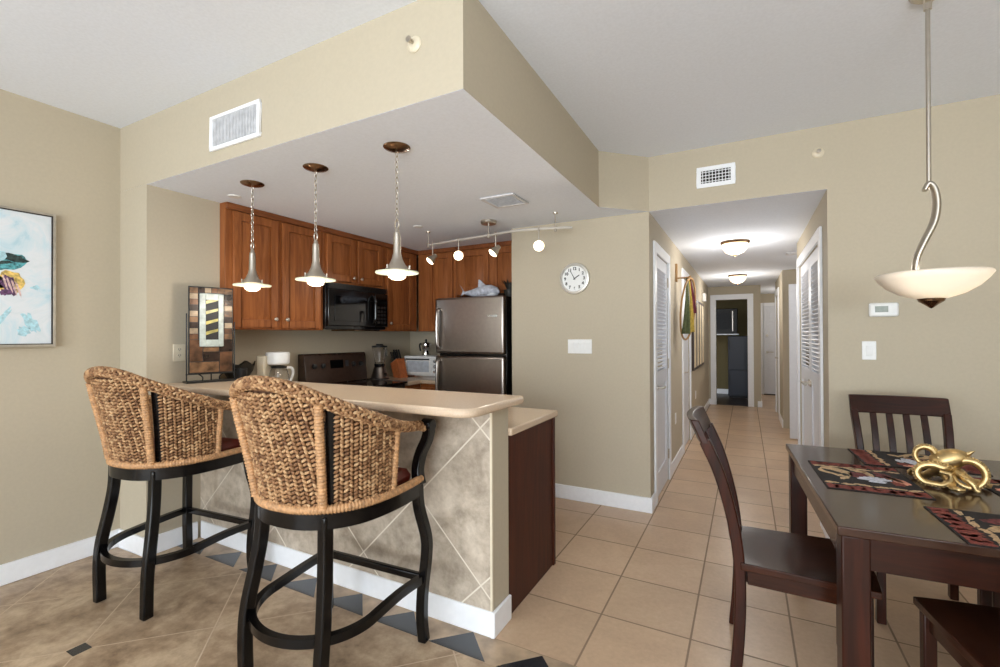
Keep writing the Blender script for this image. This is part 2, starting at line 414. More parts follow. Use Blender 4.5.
# ---- hall doors
def casing(name, axis, c, a0, a1, zt, side, label, w=.085, d=.018, zb=0):
    """door casing around an opening a0..a1; on wall face c, projecting to `side`"""
    mb = MB()
    def b(p, q, z0, z1):
        if axis == 'y': mb.box((min(c, c+side*d), p, z0), (max(c, c+side*d), q, z1))
        else: mb.box((p, min(c, c+side*d), z0), (q, max(c, c+side*d), z1))
    b(a0-w, a0, zb, zt+w); b(a1, a1+w, zb, zt+w); b(a0, a1, zt, zt+w)
    return struct(name, mb, 'trim', label, 'door trim', .004)
def leaf_y(mb, x, th, y0, y1, z0, z1, louver=True, split=1.0, side=1):
    """louvered leaf in a wall along Y, occupying x..x+th"""
    s = .085
    mb.box((x, y0, z0), (x+th, y0+s, z1)); mb.box((x, y1-s, z0), (x+th, y1, z1))
    mb.box((x, y0+s, z0), (x+th, y1-s, z0+.2)); mb.box((x, y0+s, z1-.1), (x+th, y1-s, z1)); mb.box((x, y0+s, split-.06), (x+th, y1-s, split+.06))
    mb.box((x+th*.3, y0+s, z0+.2), (x+th*.7, y1-s, split-.06))
    z = split+.075
    while z < z1-.11:
        R = Matrix.Rotation(side*.65, 3, 'Y')
        mb.box((x+th/2-.021, y0+s, z-.004), (x+th/2+.021, y1-s, z+.004), R); z += .034
    return mb
def lever(parent, loc, along, out, name='handle', mat='nickel'):
    """lever handle: rose and arm. out = direction away from the door, along = arm direction"""
    out = Vector(out); along = Vector(along); p = Vector(loc); mb = MB()
    mb.tube([p, p+out*.012], .027, 16); mb.tube([p+out*.01, p+out*.055], .009, 10)
    mb.tube(cr([p+out*.05, p+out*.058+along*.02, p+out*.058+along*.07, p+out*.052+along*.12], 4), .009, 10)
    return mb.build(name, mat, parent)
d1 = struct('door_1', leaf_y(MB(), -.69, .033, 3.933, 4.607, .012, 2.037, side=-1), 'door', 'white louvered closet door on the left of the hall', 'door')
lever(d1, (-.657, 3.99, .93), (0, 1, 0), (1, 0, 0))
h = MB()
for z in (.25, 1.1, 1.86): h.tube([(-.652, 4.607, z-.045), (-.652, 4.607, z+.045)], .008, 8)
h.build('hinge', 'nickel', d1)
casing('trim_1', 'y', -.655, 3.93, 4.61, 2.04, 1, 'white casing of the left louvered door')
d2 = struct('door_2', MB().box((-.70, 5.783, .012), (-.665, 6.497, 2.057)), 'door', 'white closed door in the left hall wall beside the picture frames', 'door')
lever(d2, (-.665, 5.85, .93), (0, 1, 0), (1, 0, 0))
casing('trim_2', 'y', -.655, 5.78, 6.5, 2.06, 1, 'white casing of the second left hall door')
casing('trim_3', 'x', 10.05, -.52, .03, 2.06, -1, 'white casing of the open doorway at the hall end', w=.1)
jb = MB().box((-.535, 10.05, 0), (-.52, 10.17, 2.06)); jb.box((.03, 10.05, 0), (.045, 10.17, 2.06))
for nm, y0, y1, lab in (('door_3', 4.003, 4.748, 'near leaf of the white louvered double doors on the right of the hall'), ('door_4', 4.752, 5.497, 'far leaf of the white louvered double doors on the right of the hall')):
    d = struct(nm, leaf_y(MB(), .487, .033, y0, y1, .012, 2.037, side=1), 'door', lab, 'door')
    if nm == 'door_3': lever(d, (.487, 4.70, .95), (0, -1, 0), (-1, 0, 0))
    else: lever(d, (.487, 4.80, .95), (0, 1, 0), (-1, 0, 0))
casing('trim_4', 'y', .477, 4.0, 5.5, 2.04, -1, 'white casing of the louvered double doors')
# open white door standing across the side passage
d5 = MB().box((.50, 7.12, .012), (1.26, 7.155, 2.03))
for z0, z1 in ((.2, .9), (1.05, 1.88)):
    for x0, x1 in ((.6, .84), (.92, 1.16)): d5.box((x0, 7.112, z0), (x1, 7.12, z1))
d5 = struct('door_5', d5, 'door', 'white open door leaf beyond the louvered double doors', 'door', .004)
# lever door farther along the right wall, with casing
d6 = struct('door_6', MB().box((.487, 8.783, .012), (.522, 9.537, 2.037)), 'door', 'white door with lever handle on the far right of the hall', 'door')
lever(d6, (.487, 8.87, .99), (0, 1, 0), (-1, 0, 0))
casing('trim_5', 'y', .477, 8.78, 9.54, 2.04, -1, 'white casing of the far right hall door', w=.1)
# six panel door
sp = MB().box((.36, 12.26, .02), (1.26, 12.298, 2.04))
for x0, x1 in ((.45, .77), (.85, 1.17)):
    for z0, z1 in ((.2, .85), (1.0, 1.58), (1.68, 1.92)):
        sp.box((x0, 12.252, z0), (x1, 12.26, z1)); sp.box((x0+.03, 12.245, z0+.03), (x1-.03, 12.252, z1-.03))
d7 = struct('door_7', sp, 'door', 'white six panel entry door at the far end', 'door', .004)
lever(d7, (.43, 12.26, .98), (1, 0, 0), (0, -1, 0)); MB().tube([(.43, 12.235, 1.36), (.43, 12.26, 1.36)], .028, 14).build('deadbolt', 'nickel', d7)
casing('trim_6', 'x', 12.3, .36, 1.26, 2.04, -1, 'white casing of the six panel door', w=.07)
struct('trim_7', MB().box((.36, 12.2, 0), (1.26, 12.3, .018)), 'black_matte', 'dark threshold under the six panel door', 'threshold')
tag(jb.build('trim_8', 'trim'), 'white jamb inside the open doorway', 'door trim', kind='structure')

# ------------------------------------------------------------------ kitchen cabinets
def frame_mat(origin, u, w):
    u, w = Vector(u), Vector(w); v = Vector((0, 0, 1))
    m = Matrix.Identity(4)
    for i in range(3): m[i][0] = u[i]; m[i][1] = w[i]; m[i][2] = v[i]; m[i][3] = origin[i]
    return m
def raised_door(w, h):      # local: x 0..w, z 0..h, y 0..0.02 outward
    s = .058; mb = MB()
    mb.box((0, 0, 0), (s, .02, h)); mb.box((w-s, 0, 0), (w, .02, h))
    mb.box((s, 0, 0), (w-s, .02, s)); mb.box((s, 0, h-s), (w-s, .02, h))
    mb.box((s, 0, s), (w-s, .007, h-s))
    a, b = s+.008, s+.04
    mb.add([(a,.007,a),(w-a,.007,a),(w-a,.007,h-a),(a,.007,h-a),(b,.017,b),(w-b,.017,b),(w-b,.017,h-b),(b,.017,h-b)],
           [(4,5,6,7),(0,1,5,4),(1,2,6,5),(2,3,7,6),(3,0,4,7)])
    return mb
def knob_mb(p):
    return MB().lathe([(.006, 0), (.006, .012), (.014, .016), (.016, .022), (.011, .028), (0, .03)], (0, 0, 0), 14).xf(Matrix.Translation(p) @ Matrix.Rotation(-PI/2, 4, 'X'))
def cabinet(label, origin, u, w, width, z0, z1, depth, doors, knobs, name='upper_cabinet', mat='cherry', group='cherry kitchen cabinets'):
    """origin = lower left front corner; body runs back along -w; doors = [(x0, x1, zlo, zhi)]"""
    Mx = frame_mat((0, 0, 0), u, w)
    t = thing(name, label, 'cabinet', origin)
    h = z1-z0
    MB().box((0, -depth, 0), (width, 0, h)).xf(Mx).build('body', mat, t, .002)
    MB().box((0, 0, h-.045), (width, .022, h)).xf(Mx).build('top_rail', 'cherry_flat' , t, .004)
    for i, (x0, x1, a, b) in enumerate(doors):
        d = raised_door(x1-x0, b-a).xf(Mx @ Matrix.Translation((x0, .001, a))).build('door', mat, t, .003)
        if knobs[i]: knob_mb((knobs[i][0], .02, knobs[i][1])).xf(Mx).build('knob', 'nickel', d)
    return t
XF, YF = -3.24, 4.14
Y_, X_ = (0, 1, 0), (1, 0, 0)
zb = 1.42
cabinet('tall two door cherry wall cabinet nearest the bar', (XF, 1.967, zb), Y_, X_, .853, zb, 2.318, .388,
        [(.05, .405, .015, .845), (.445, .815, .015, .845)], [(.375, .08), (.475, .08)])
cabinet('short two door cherry cabinet over the black microwave', (XF, 2.822, 1.845), Y_, X_, .756, 1.845, 2.318, .388,
        [(.03, .36, .02, .42), (.396, .726, .02, .42)], [(.33, .06), (.426, .06)])
cabinet('single door cherry wall cabinet in the corner right of the microwave', (XF, 3.58, zb), Y_, X_, .535, zb, 2.318, .388,
        [(.045, .455, .015, .845)], [(.075, .08)])
cabinet('tall cherry wall cabinet on the back wall left of the refrigerator', (-3.235, YF, zb), X_, (0, -1, 0), .512, zb, 2.318, .335,
        [(.15, .47, .015, .845)], [(.44, .08)])
cabinet('short two door cherry cabinet above the refrigerator', (-2.718, YF, 1.80), X_, (0, -1, 0), .875, 1.80, 2.318, .335,
        [(.05, .395, .02, .46), (.435, .80, .02, .46)], [None, None])
# base units
def base_cabinet(label, origin, u, w, width, depth, doors, mat='cherry'):
    Mx = frame_mat((0, 0, 0), u, w); t = thing('base_cabinet', label, 'cabinet', origin, 0, 'cherry kitchen cabinets')
    b = MB().box((0, -depth, .1), (width, 0, .875)); b.box((.0, -depth, 0), (width, -.06, .1)); b.xf(Mx).build('body', mat, t, .002)
    for x0, x1 in doors:
        d = raised_door(x1-x0, .52).xf(Mx @ Matrix.Translation((x0, .001, .13))).build('door', mat, t, .003)
        knob_mb((x1-.03, .02, .6)).xf(Mx).build('knob', 'nickel', d)
        dr = MB().box((x0, .001, .67), (x1, .02, .84)).xf(Mx).build('drawer', mat, t, .004)
        knob_mb(((x0+x1)/2, .02, .755)).xf(Mx).build('knob', 'nickel', dr)
    return t
base_cabinet('cherry base cabinet under the counter corner before the toaster oven', (-2.995, 3.624, 0), Y_, X_, .236, .63, [(.02, .22)])
base_cabinet('cherry base cabinet on the back wall beside the refrigerator', (-2.99, 3.86, 0), X_, (0, -1, 0), .235, .6, [(.02, .215)])
base_cabinet('cherry base cabinet on the left wall between range and bar', (-2.995, 2.64, 0), Y_, X_, .185, .63, [(.01, .175)])
# peninsula behind the bar, with the dark end panel
pen = thing('peninsula_cabinet', 'kitchen base cabinet behind the bar with dark reddish end panel', 'cabinet', (-1.04, 2.0, 0))
MB().box((-1.94, .005, .1), (0, .605, .875)).build('body', 'cherry', pen, .002)
MB().box((-1.94, .005, 0), (0, .54, .1)).build('toe_kick', 'black_matte', pen)
MB().box((.001, .004, .0), (.018, .606, .875)).build('end_panel', 'mahogany', pen, .002)
MB().box((.018, .575, .0), (.026, .606, .875)).build('corner_strip', 'mahogany', pen, .002)
for k in range(4):
    x = -1.92+k*.48
    d = raised_door(.46, .52).xf(frame_mat((x+.46, .606, .13), (-1, 0, 0), (0, 1, 0))).build('door', 'cherry', pen, .003)
    knob_mb((0, 0, 0)).xf(frame_mat((x+.04, .626, .6), (-1, 0, 0), (0, 1, 0))).build('knob', 'nickel', d)
tag(MB().box((-2.962, 2.005, .876), (-1.005, 2.635, .914)).build('worktop', 'counter', bevel=.008), 'lower beige kitchen worktop tucked behind the raised bar', 'countertop')
lc = MB().box((-3.628, 1.97, .876), (-2.965, 2.845, .914)); 
tag(lc.build('worktop', 'counter', bevel=.006), 'beige worktop under the coffee maker left of the range', 'countertop')
rc = MB().prism([(-3.628, 3.624), (-2.965, 3.624), (-2.965, 3.84), (-2.745, 3.84), (-2.745, 4.478), (-3.628, 4.478)], .876, .914)
tag(rc.build('worktop', 'counter', bevel=.006), 'beige corner worktop carrying blender and toaster oven', 'countertop')

# ------------------------------------------------------------------ bar
bw = MB().mat(0).box((XS, 1.842, 0), (-1.021, 2.0, 1.028))
bw.mat(1).box((XS, 1.834, 0), (-1.03, 1.842, 1.028))
bw.mat(2).box((-1.03, 1.833, 0), (-1.019, 1.844, 1.028))
tag(bw.build('wall_bar', ['tan', 'bar_tile', 'almond']), 'half height bar wall faced with diagonal taupe tile', 'wall', kind='structure')
def rounded(x0, y0, x1, y1, r, corners):
    pts = []
    for (cx, cy, a0, rr) in ((x0, y0, PI, corners[0]), (x1, y0, 1.5*PI, corners[1]), (x1, y1, 0, corners[2]), (x0, y1, PI/2, corners[3])):
        if rr == 0: pts.append((cx, cy)); continue
        ccx = cx+rr if cx == x0 else cx-rr; ccy = cy+rr if cy == y0 else cy-rr
        for k in range(9):
            a = a0+PI/2*k/8; pts.append((ccx+rr*math.cos(a), ccy+rr*math.sin(a)))
    return pts
bt = MB().prism(rounded(XS+.001, 1.565, -.965, 2.085, 0, (0, .085, .03, 0)), 1.029, 1.067)
tag(bt.build('bar_counter', 'counter', bevel=.015, seg=4), 'long beige raised bar top with rounded front corner', 'countertop')

# ------------------------------------------------------------------ appliances
# microwave over the range
mw = thing('microwave_oven', 'black over the range microwave between cherry cabinets', 'microwave', (-3.24, 2.822, 1.43))
MB().box((-.388, .002, 0), (.03, .754, .413)).build('body', 'black_gloss', mw, .004)
d = MB().box((.031, .004, .03), (.062, .575, .355)).build('door', 'black_gloss', mw, .006)
MB().box((.063, .07, .075), (.066, .46, .30)).build('window', 'dark_glass', d, .003)
MB().tube(cr([(.062, .535, .06), (.1, .535, .09), (.105, .535, .19), (.1, .535, .29), (.062, .535, .325)], 5), .013, 10).build('handle', 'black_gloss', d)
MB().box((.031, .58, .03), (.06, .752, .355)).build('control_panel', 'black_gloss', mw, .005)
kp = MB()
for r in range(5):
    for c in range(3): kp.box((.06, .605+c*.045, .06+r*.036), (.0625, .64+c*.045, .085+r*.036))
kp.build('keypad', 'black_matte', mw); MB().box((.06, .605, .27), (.0625, .73, .315)).build('display', 'dark_glass', mw)
vg = MB()
for k in range(7): vg.box((.031, .01, .362+k*.007), (.058, .746, .3655+k*.007))
vg.build('vent_grille', 'black_matte', mw)
MB().box((-.3, .36, -.012), (.0, .70, 0)).build('underside_filter', 'bronze', mw)
# range
rg = thing('range', 'black electric range with glass top and raised control panel', 'stove', (-3.625, 2.85, 0))
MB().box((0, .002, .05), (.63, .766, .895)).build('body', 'black_matte', rg, .004)
MB().box((.0, 0, .9), (.66, .768, .918)).build('cooktop', 'dark_glass', rg, .004)
MB().box((.08, .768, .897), (.66, .7695, .924)).build('cooktop_trim', 'steel', rg); MB().box((.08, -.0015, .897), (.66, 0, .924)).build('cooktop_trim', 'steel', rg)
for y, x, r in ((.2, .2, .08), (.2, .46, .1), (.56, .2, .1), (.56, .46, .08)):
    MB().lathe([(r-.003, .9182), (r, .9188), (r+.003, .9182), (r-.003, .9182)], (x, y, 0), 30, cap=False).build('burner_ring', 'grey_glass', rg)
cp = MB().add([(.02,.003,.919),(.13,.003,.919),(.13,.003,.975),(.105,.003,1.19),(.09,.003,1.205),(.02,.003,1.205),
               (.02,.765,.919),(.13,.765,.919),(.13,.765,.975),(.105,.765,1.19),(.09,.765,1.205),(.02,.765,1.205)],
              [(5,4,3,2,1,0),(6,7,8,9,10,11),(0,1,7,6),(1,2,8,7),(2,3,9,8),(3,4,10,9),(4,5,11,10),(5,0,6,11)])
M['brown_glass'] = plain('dark_brown_control_panel', (58, 42, 34), .22, spec=.5)
cpo = cp.build('control_panel', 'brown_glass', rg, .005)
R = Matrix.Rotation(-.116, 4, 'Y')
def onpanel(mb, y, z): return mb.xf(Matrix.Translation((.119-(z-1.07)*.116+.0005, y, z)) @ Matrix.Rotation(-.116, 4, 'Y'))
for y in (.1, .2, .58, .68):
    k = MB().lathe([(.024, 0), (.022, .02), (.012, .024), (0, .024)], (0,0,0), 18).xf(Matrix.Rotation(PI/2, 4, 'Y'))
    onpanel(k, y, 1.09).build('knob', 'steel' if False else 'black_matte', cpo)
onpanel(MB().box((0, -.08, -.04), (.002, .08, .04)), .37, 1.10).build('display', 'dark_glass', cpo)
onpanel(MB().box((0, -.02, -.03), (.002, .02, .03)), .50, 1.10).build('oven_buttons', 'grey_glass', cpo)
od = MB().box((.631, .01, .2), (.665, .758, .84)).build('oven_door', 'black_gloss', rg, .006)
MB().tube([(.665, .08, .78), (.70, .08, .78), (.70, .69, .78), (.665, .69, .78)], .012, 10).build('handle', 'steel', od)
MB().box((.631, .01, .06), (.66, .758, .19)).build('drawer', 'black_gloss', rg, .006)
# refrigerator
fr = thing('refrigerator', 'stainless top freezer refrigerator with black sides', 'refrigerator', (-2.72, 3.74, 0))
MB().box((.005, .075, .03), (.765, .715, 1.735)).build('body', 'black_gloss', fr, .006)
fd = MB().box((0, 0, 1.195), (.77, .07, 1.74)).build('freezer_door', 'steel', fr, .022, 4)
rd = MB().box((0, 0, .08), (.77, .07, 1.175)).build('door', 'steel', fr, .022, 4)
def fhandle(p0, p1, par):
    MB().tube(cr([(.06, .0, p0), (.055, -.035, p0+.02), (.052, -.045, (p0+p1)/2), (.055, -.035, p1-.02), (.06, 0, p1)], 6), .014, 10).build('handle', 'steel', par)
fhandle(1.25, 1.63, fd); fhandle(.6, 1.13, rd)
MB().box((.60, -.003, 1.545), (.70, .001, 1.56)).build('badge', 'chrome', fd)
MB().box((.03, .03, 0), (.74, .68, .075)).build('base_grille', 'black_matte', fr)
# toaster oven
to = thing('toaster_oven', 'white toaster oven on the corner worktop', 'toaster oven', (-3.385, 4.07, .914), .05)
tb = MB().box((0, 0, .015), (.47, .3, .235)); tb.build('body', 'plastic', to, .012, 3)
for x in (.03, .42):
    for y in (.03, .26): MB().tube([(x, y, 0), (x, y, .018)], .014, 10).build('foot', 'black_matte', to)
d = MB().box((.025, -.012, .03), (.365, 0, .215)).build('door', 'plastic', to, .004)
MB().box((.05, -.0145, .06), (.34, -.012, .18)).build('window', 'oven_glass', d, .002)
MB().tube([(.05, -.012, .20), (.05, -.035, .20), (.34, -.035, .20), (.34, -.012, .20)], .007, 8).build('handle', 'black_matte', d)
for z in (.18, .125, .07): MB().lathe([(.02, 0), (.018, .018), (0, .02)], (.418, 0, z), 16, 'y').build('dial', 'chrome', to)
MB().box((.0, -.004, .0), (.47, .0, .02)).build('crumb_tray', 'chrome', to)
# kettle-like moka pot on the oven
mp_ = thing('coffee_pot', 'silver and black stovetop coffee pot on the toaster oven', 'coffee pot', (-3.19, 4.22, 1.149))
MB().lathe([(.048, 0), (.05, .01), (.036, .06), (.04, .065), (.055, .13), (.053, .135), (.02, .152), (0, .154)], n=10).build('body', 'chrome', mp_)
MB().lathe([(.008, .152), (.014, .17), (.008, .185), (0, .186)], n=12).build('knob', 'black_matte', mp_)
MB().tube(cr([(-.04, 0, .128), (-.085, 0, .13), (-.09, 0, .1), (-.08, 0, .05)], 4), .009, 8).build('handle', 'black_matte', mp_)
MB().add([(.05,-.015,.13),(.05,.015,.13),(.078,0,.133),(.045,0,.09)], [(0,1,2),(0,2,3),(1,3,2),(0,3,1)]).build('spout', 'chrome', mp_)
# blender
bl = thing('blender', 'kitchen blender with glass jar and grey base beside the range', 'blender', (-3.44, 3.74, .914))
MB().lathe([(.095, 0), (.098, .012), (.09, .02), (.062, .115), (.055, .13), (0, .13)], n=20).build('base', 'steel', bl)
MB().lathe([(.1, 0), (.1, .01), (.09, .018), (0, .018)], n=20).build('base_rim', 'black_matte', bl)
MB().lathe([(.05, .13), (.056, .145), (.056, .162), (0, .162)], n=20).build('collar', 'black_gloss', bl)
MB().lathe([(.048, .163), (.05, .175), (.078, .335), (.074, .335), (.046, .178), (0, .172)], n=20).build('jar', 'clear_glass', bl)
MB().lathe([(.08, .336), (.08, .352), (.04, .356), (.035, .372), (0, .373)], n=20).build('lid', 'black_matte', bl)
MB().tube(cr([(0, .07, .32), (0, .115, .31), (0, .11, .24), (0, .062, .2)], 4), .009, 8).build('handle', 'clear_glass', bl)
MB().lathe([(.018, 0), (.018, .012), (0, .014)], (.075, 0, .05), 14, 'x').build('dial', 'black_matte', bl)
# knife block
kb = thing('knife_block', 'orange brown knife block with black handled knives', 'knife block', (-3.36, 3.98, .914), -1.85)
sh = Matrix.Rotation(.38, 3, 'X')
MB().add([(-.05,-.06,0),(.05,-.06,0),(.05,.075,0),(-.05,.075,0),(-.05,-.13,.15),(.05,-.13,.15),(.05,.0,.21),(-.05,0,.21)],
         [(3,2,1,0),(4,5,6,7),(0,1,5,4),(1,2,6,5),(2,3,7,6),(3,0,4,7)]).build('block', 'terracotta', kb, .004)
for i in range(3):
    for j in range(2):
        p = Vector((-.03+.03*i, -.102+.06*j, .181+.028*j)); dv = Vector((0, -.42, .9)).normalized()
        kn = thing('knife', 'black knife handle %s of the %s row in the orange knife block' % (('left', 'middle', 'right')[i], ('front', 'back')[j]), 'knife', (0, 0, 0), 0, 'knives in the block')
        kn.matrix_world = Matrix.Translation((-3.36, 3.98, .914)) @ Matrix.Rotation(-1.85, 4, 'Z')
        MB().bar([p, p+dv*.03, p+dv*.06, p+dv*.105], .022, .014, (0, 1, .4)).build('handle', 'black_matte', kn, .004)
        MB().bar([p-dv*.015, p], .02, .004, (0, 1, .4)).build('bolster', 'chrome', kn)
# coffee maker
cm = thing('coffee_maker', 'cream drip coffee maker with glass carafe behind the bar', 'coffee maker', (-3.40, 2.455, .914), .49)
MB().box((-.09, -.09, 0), (.12, .12, .045)).build('base', 'almond', cm, .012, 3)
MB().box((-.09, -.09, .045), (-.02, .09, .30)).build('water_tank', 'almond', cm, .012, 3)
MB().lathe([(.075, .225), (.088, .235), (.092, .31), (.086, .325), (0, .33)], (.03, .02, 0), 24).build('filter_basket', 'plastic', cm)
ca = MB().lathe([(.06, .046), (.074, .06), (.08, .11), (.066, .17), (.055, .195), (.052, .195), (.063, .168), (.077, .11), (.071, .062), (0, .05)], (.04, .02, 0), 24).build('carafe', 'clear_glass', cm)
MB().lathe([(.058, .196), (.06, .208), (.03, .216), (0, .216)], (.04, .02, 0), 24).build('lid', 'black_matte', ca)
MB().tube(cr([(.07, .07, .195), (.1, .115, .19), (.105, .13, .14), (.09, .1, .075)], 5), .011, 8).build('handle', 'plastic', ca)
# dark bowl on the worktop corner
bo = thing('bowl', 'dark scalloped bowl beside the coffee maker', 'bowl', (-3.46, 2.20, .915))
pf = []
bm_ = MB(); n = 32
prof = [(.05, 0), (.045, .02), (.03, .06), (.06, .11), (.105, .19), (.12, .245), (.112, .245), (.095, .19), (.05, .115), (0, .1)]
bm_.lathe(prof, n=n)
for i in range(n):
    for r in (4, 5, 6, 7):
        v = bm_.v[r*n+i]; v.z += .018*math.cos(6*2*PI*i/n)*(1 if r in (5, 6) else .5)
bm_.build('bowl_body', 'dark_leaf', bo)
# things on the refrigerator
sk = thing('toy_shark', 'grey and white toy shark lying on the refrigerator', 'toy', (-2.32, 3.95, 1.741), .06)
def shark():
    P = [(-.19, 0, .06), (-.13, 0, .055), (-.05, 0, .055), (.04, 0, .065), (.12, 0, .068), (.18, 0, .06), (.205, 0, .055)]
    body = MB().tube(P, [.012, .024, .045, .062, .058, .04, .012], 14, ref=(0, 0, 1), aspect=1.0)
    return body
body = shark(); body.v = [Vector((v.x, v.y, max(v.z, .001))) for v in body.v]
sb = body.build('body', 'grey_plush', sk)
fin = MB().add([(-.02,-.012,.1),(.07,-.012,.115),(.07,.012,.115),(-.02,.012,.1),(-.005,0,.185),(-.02,0,.187)], [(0,1,2,3),(0,4,1),(1,4,2),(2,4,5,3),(3,5,0),(0,5,4)]).build('dorsal_fin', 'grey_plush', sk, .003)
MB().add([(-.17,-.01,.055),(-.17,.01,.055),(-.235,0,.15),(-.20,0,.085),(-.225,0,.02)], [(0,2,3),(1,3,2),(0,3,4),(1,4,3),(0,1,2),(0,4,1)]).build('tail_fin', 'grey_plush', sk, .002)
for sy in (1, -1): MB().add([(.06,sy*.05,.045),(.11,sy*.05,.045),(.03,sy*.13,.008),(.085,sy*.055,.06)], [(0,1,2),(0,3,1),(1,3,2),(0,2,3)]).build('pectoral_fin', 'grey_plush', sk)
MB().ell((.12, 0, .04), (.075, .05, .034)).build('white_belly', 'white_plush', sk)
for sy in (1, -1): MB().ell((.165, sy*.036, .075), (.007, .006, .007)).build('eye', 'black_gloss', sk)
pl = thing('dark_plant', 'dark spiky plant on the refrigerator behind the toy shark', 'plant', (-2.015, 3.99, 1.741))
MB().lathe([(.045, 0), (.06, .07), (.052, .07), (.04, .02), (0, .02)], n=18).build('pot', 'dark_leaf', pl)
lv = MB()
for k in range(22):
    a = k*2.4; L = .10+.05*((k*7) % 5)/5; b = Vector((.02*math.cos(a), .02*math.sin(a), .05))
    tip = Vector((.085*math.cos(a), .07*math.sin(a), .07+L*.7)); mid = (b+tip)/2+Vector((0, 0, .03)); s_ = Vector((-math.sin(a), math.cos(a), 0))*.012
    lv.add([b, mid+s_, tip, mid-s_, mid+Vector((0,0,.006))], [(0,1,4),(1,2,4),(2,3,4),(3,0,4)])
lv.build('leaves', 'dark_leaf', pl)

# ------------------------------------------------------------------ decorative panel on iron stand, on the bar
ap = thing('mirrored_art_panel', 'brown mosaic art panel with pale framed centre on an iron stand, on the bar top', 'art panel', (-3.135, 1.81, 1.067), math.atan2(.26, .07)-0.0)
# local x runs along the panel, -y faces the room
wd, z0, z1 = .26, .058, .628
MB().box((-wd/2, -.004, z0), (wd/2, .006, z1)).build('panel', 'black_matte', ap, .002)
mos = MB(); cols = ['m0', 'm1', 'm2', 'm3']
M['m0'] = plain('bronze_mosaic_glass', (104, 78, 56), .25, .2, var=.45, scale=16)
M['m1'] = plain('dark_mosaic_glass', (44, 32, 27), .2, .2, var=.4, scale=16)
M['m2'] = plain('pale_mosaic_glass', (150, 132, 110), .25, .2, var=.2, scale=16)
M['m3'] = plain('rust_mosaic_glass', (78, 54, 38), .25, .2, var=.5, scale=14)
rnd = random.Random(3)
zz = z0+.006; ri = 0
def tile(x0, x1, a, b, k): mos.mat(k); mos.box((x0+.0015, -.0075, a+.0015), (x1-.0015, -.004, b-.0015))
tile(-.125, .045, .064, .135, 0); tile(.047, .125, .064, .2, 3)
tile(-.125, -.05, .137, .28, 3); tile(-.048, .045, .137, .2, 1); tile(-.048, .045, .2, .23, 0)
tile(.047, .125, .2, .28, 1)
for i in range(9):
    a = .28+i*.0378
    tile(-.125, -.077, a, a+.0378, (3, 2, 1, 0, 2, 1, 3, 2, 0)[i]); tile(.075, .125, a, a+.0378, (0, 3, 2, 1, 0, 2, 3, 1, 0)[i])
for i in range(4): tile(-.077+i*.038, -.039+i*.038, .587, .622, (1, 2, 3, 0)[i])
mos.build('mosaic', ['m0', 'm1', 'm2', 'm3'], ap)
cf = MB(); x0, x1, a, b = -.07, .07, .235, .582
cf.box((x0, -.016, a), (x0+.035, -.0076, b)); cf.box((x1-.03, -.016, a), (x1, -.0076, b)); cf.box((x0+.035, -.016, a), (x1-.03, -.0076, a+.045)); cf.box((x0+.035, -.016, b-.04), (x1-.03, -.0076, b))
M['pale_glass'] = plain('pale_grey_green_glass', (176, 184, 178), .3, spec=.5, var=.1)
cfo = cf.build('centre_frame', 'pale_glass', ap, .003)
MB().box((x0+.035, -.0105, a+.045), (x1-.03, -.0076, b-.04)).build('centre_glass', 'black_matte', cfo)
sw = MB()
M['olive'] = plain('olive_glass', (170, 158, 84), .3, var=.25, scale=20)
for i in range(4): sw.add([(-.033, -.0112, .31+i*.068), (.038, -.0112, .335+i*.068), (.038, -.0112, .352+i*.068), (-.033, -.0112, .332+i*.068), (-.033, -.0106, .31+i*.068), (.038, -.0106, .335+i*.068), (.038, -.0106, .352+i*.068), (-.033, -.0106, .332+i*.068)], [(0,1,2,3),(7,6,5,4),(0,4,5,1),(1,5,6,2),(2,6,7,3),(3,7,4,0)])
sw.build('olive_strips', 'olive', cfo)
sd = MB().box((-.15, -.05, 0), (.15, .05, .012))
for x in (-.139, .139): sd.tube([(x, .0, .01), (x, 0, .45 if x < 0 else .40)], .004, 8)
sd.tube([(0, 0, .01), (0, 0, z0)], .004, 8)
for s_ in (1, -1): sd.tube(cr([(s_*.05, 0, .012), (s_*.05, 0, .035), (s_*.075, 0, .055), (s_*.1, 0, .057)], 4), .004, 8)
sd.box((-.143, -.006, z0-.006), (.143, .01, z0)); sd.build('iron_stand', 'black_iron', ap)
ch = thing('candle_holder', 'small black candle cup beside the art panel on the bar', 'candle holder', (-3.17, 2.035, 1.067))
MB().lathe([(.035, 0), (.04, .01), (.042, .075), (.036, .075), (.034, .012), (0, .012)], n=18).build('cup', 'black_iron', ch)
MB().lathe([(.028, .013), (.028, .05), (0, .052)], n=14).build('candle', 'black_matte', ch)

# ------------------------------------------------------------------ woven bar stools
def interp(keys, t):
    for (a, va), (b, vb) in zip(keys, keys[1:]):
        if t <= b:
            u = (t-a)/(b-a); u = u*u*(3-2*u) if False else u
            return va+(vb-va)*u
    return keys[-1][1]
_half = cr([(-.06, -.268, 0), (0, -.27, 0), (.10, -.258, 0), (.195, -.205, 0), (.262, -.115, 0), (.29, .0, 0), (.296, .12, 0), (.288, .235, 0), (.284, .25, 0)], 10)
_half = [p for p in _half if p.x >= 0]
def plan(t):                       # t in -1..1: left front, rear centre, right front
    a = abs(t)*(len(_half)-1); i = min(int(a), len(_half)-2); p = _half[i].lerp(_half[i+1], a-i)
    return Vector((p.x if t >= 0 else -p.x, p.y, 0))
def outward(t):
    e = .004; d = plan(min(1, t+e))-plan(max(-1, t-e)); o = Vector((d.y, -d.x, 0)).normalized(); return o
def smooth_key(keys, t):
    a = abs(t)
    for (x0, v0), (x1, v1) in zip(keys, keys[1:]):
        if a <= x1:
            u = (a-x0)/(x1-x0); return v0+(v1-v0)*u
    return keys[-1][1]
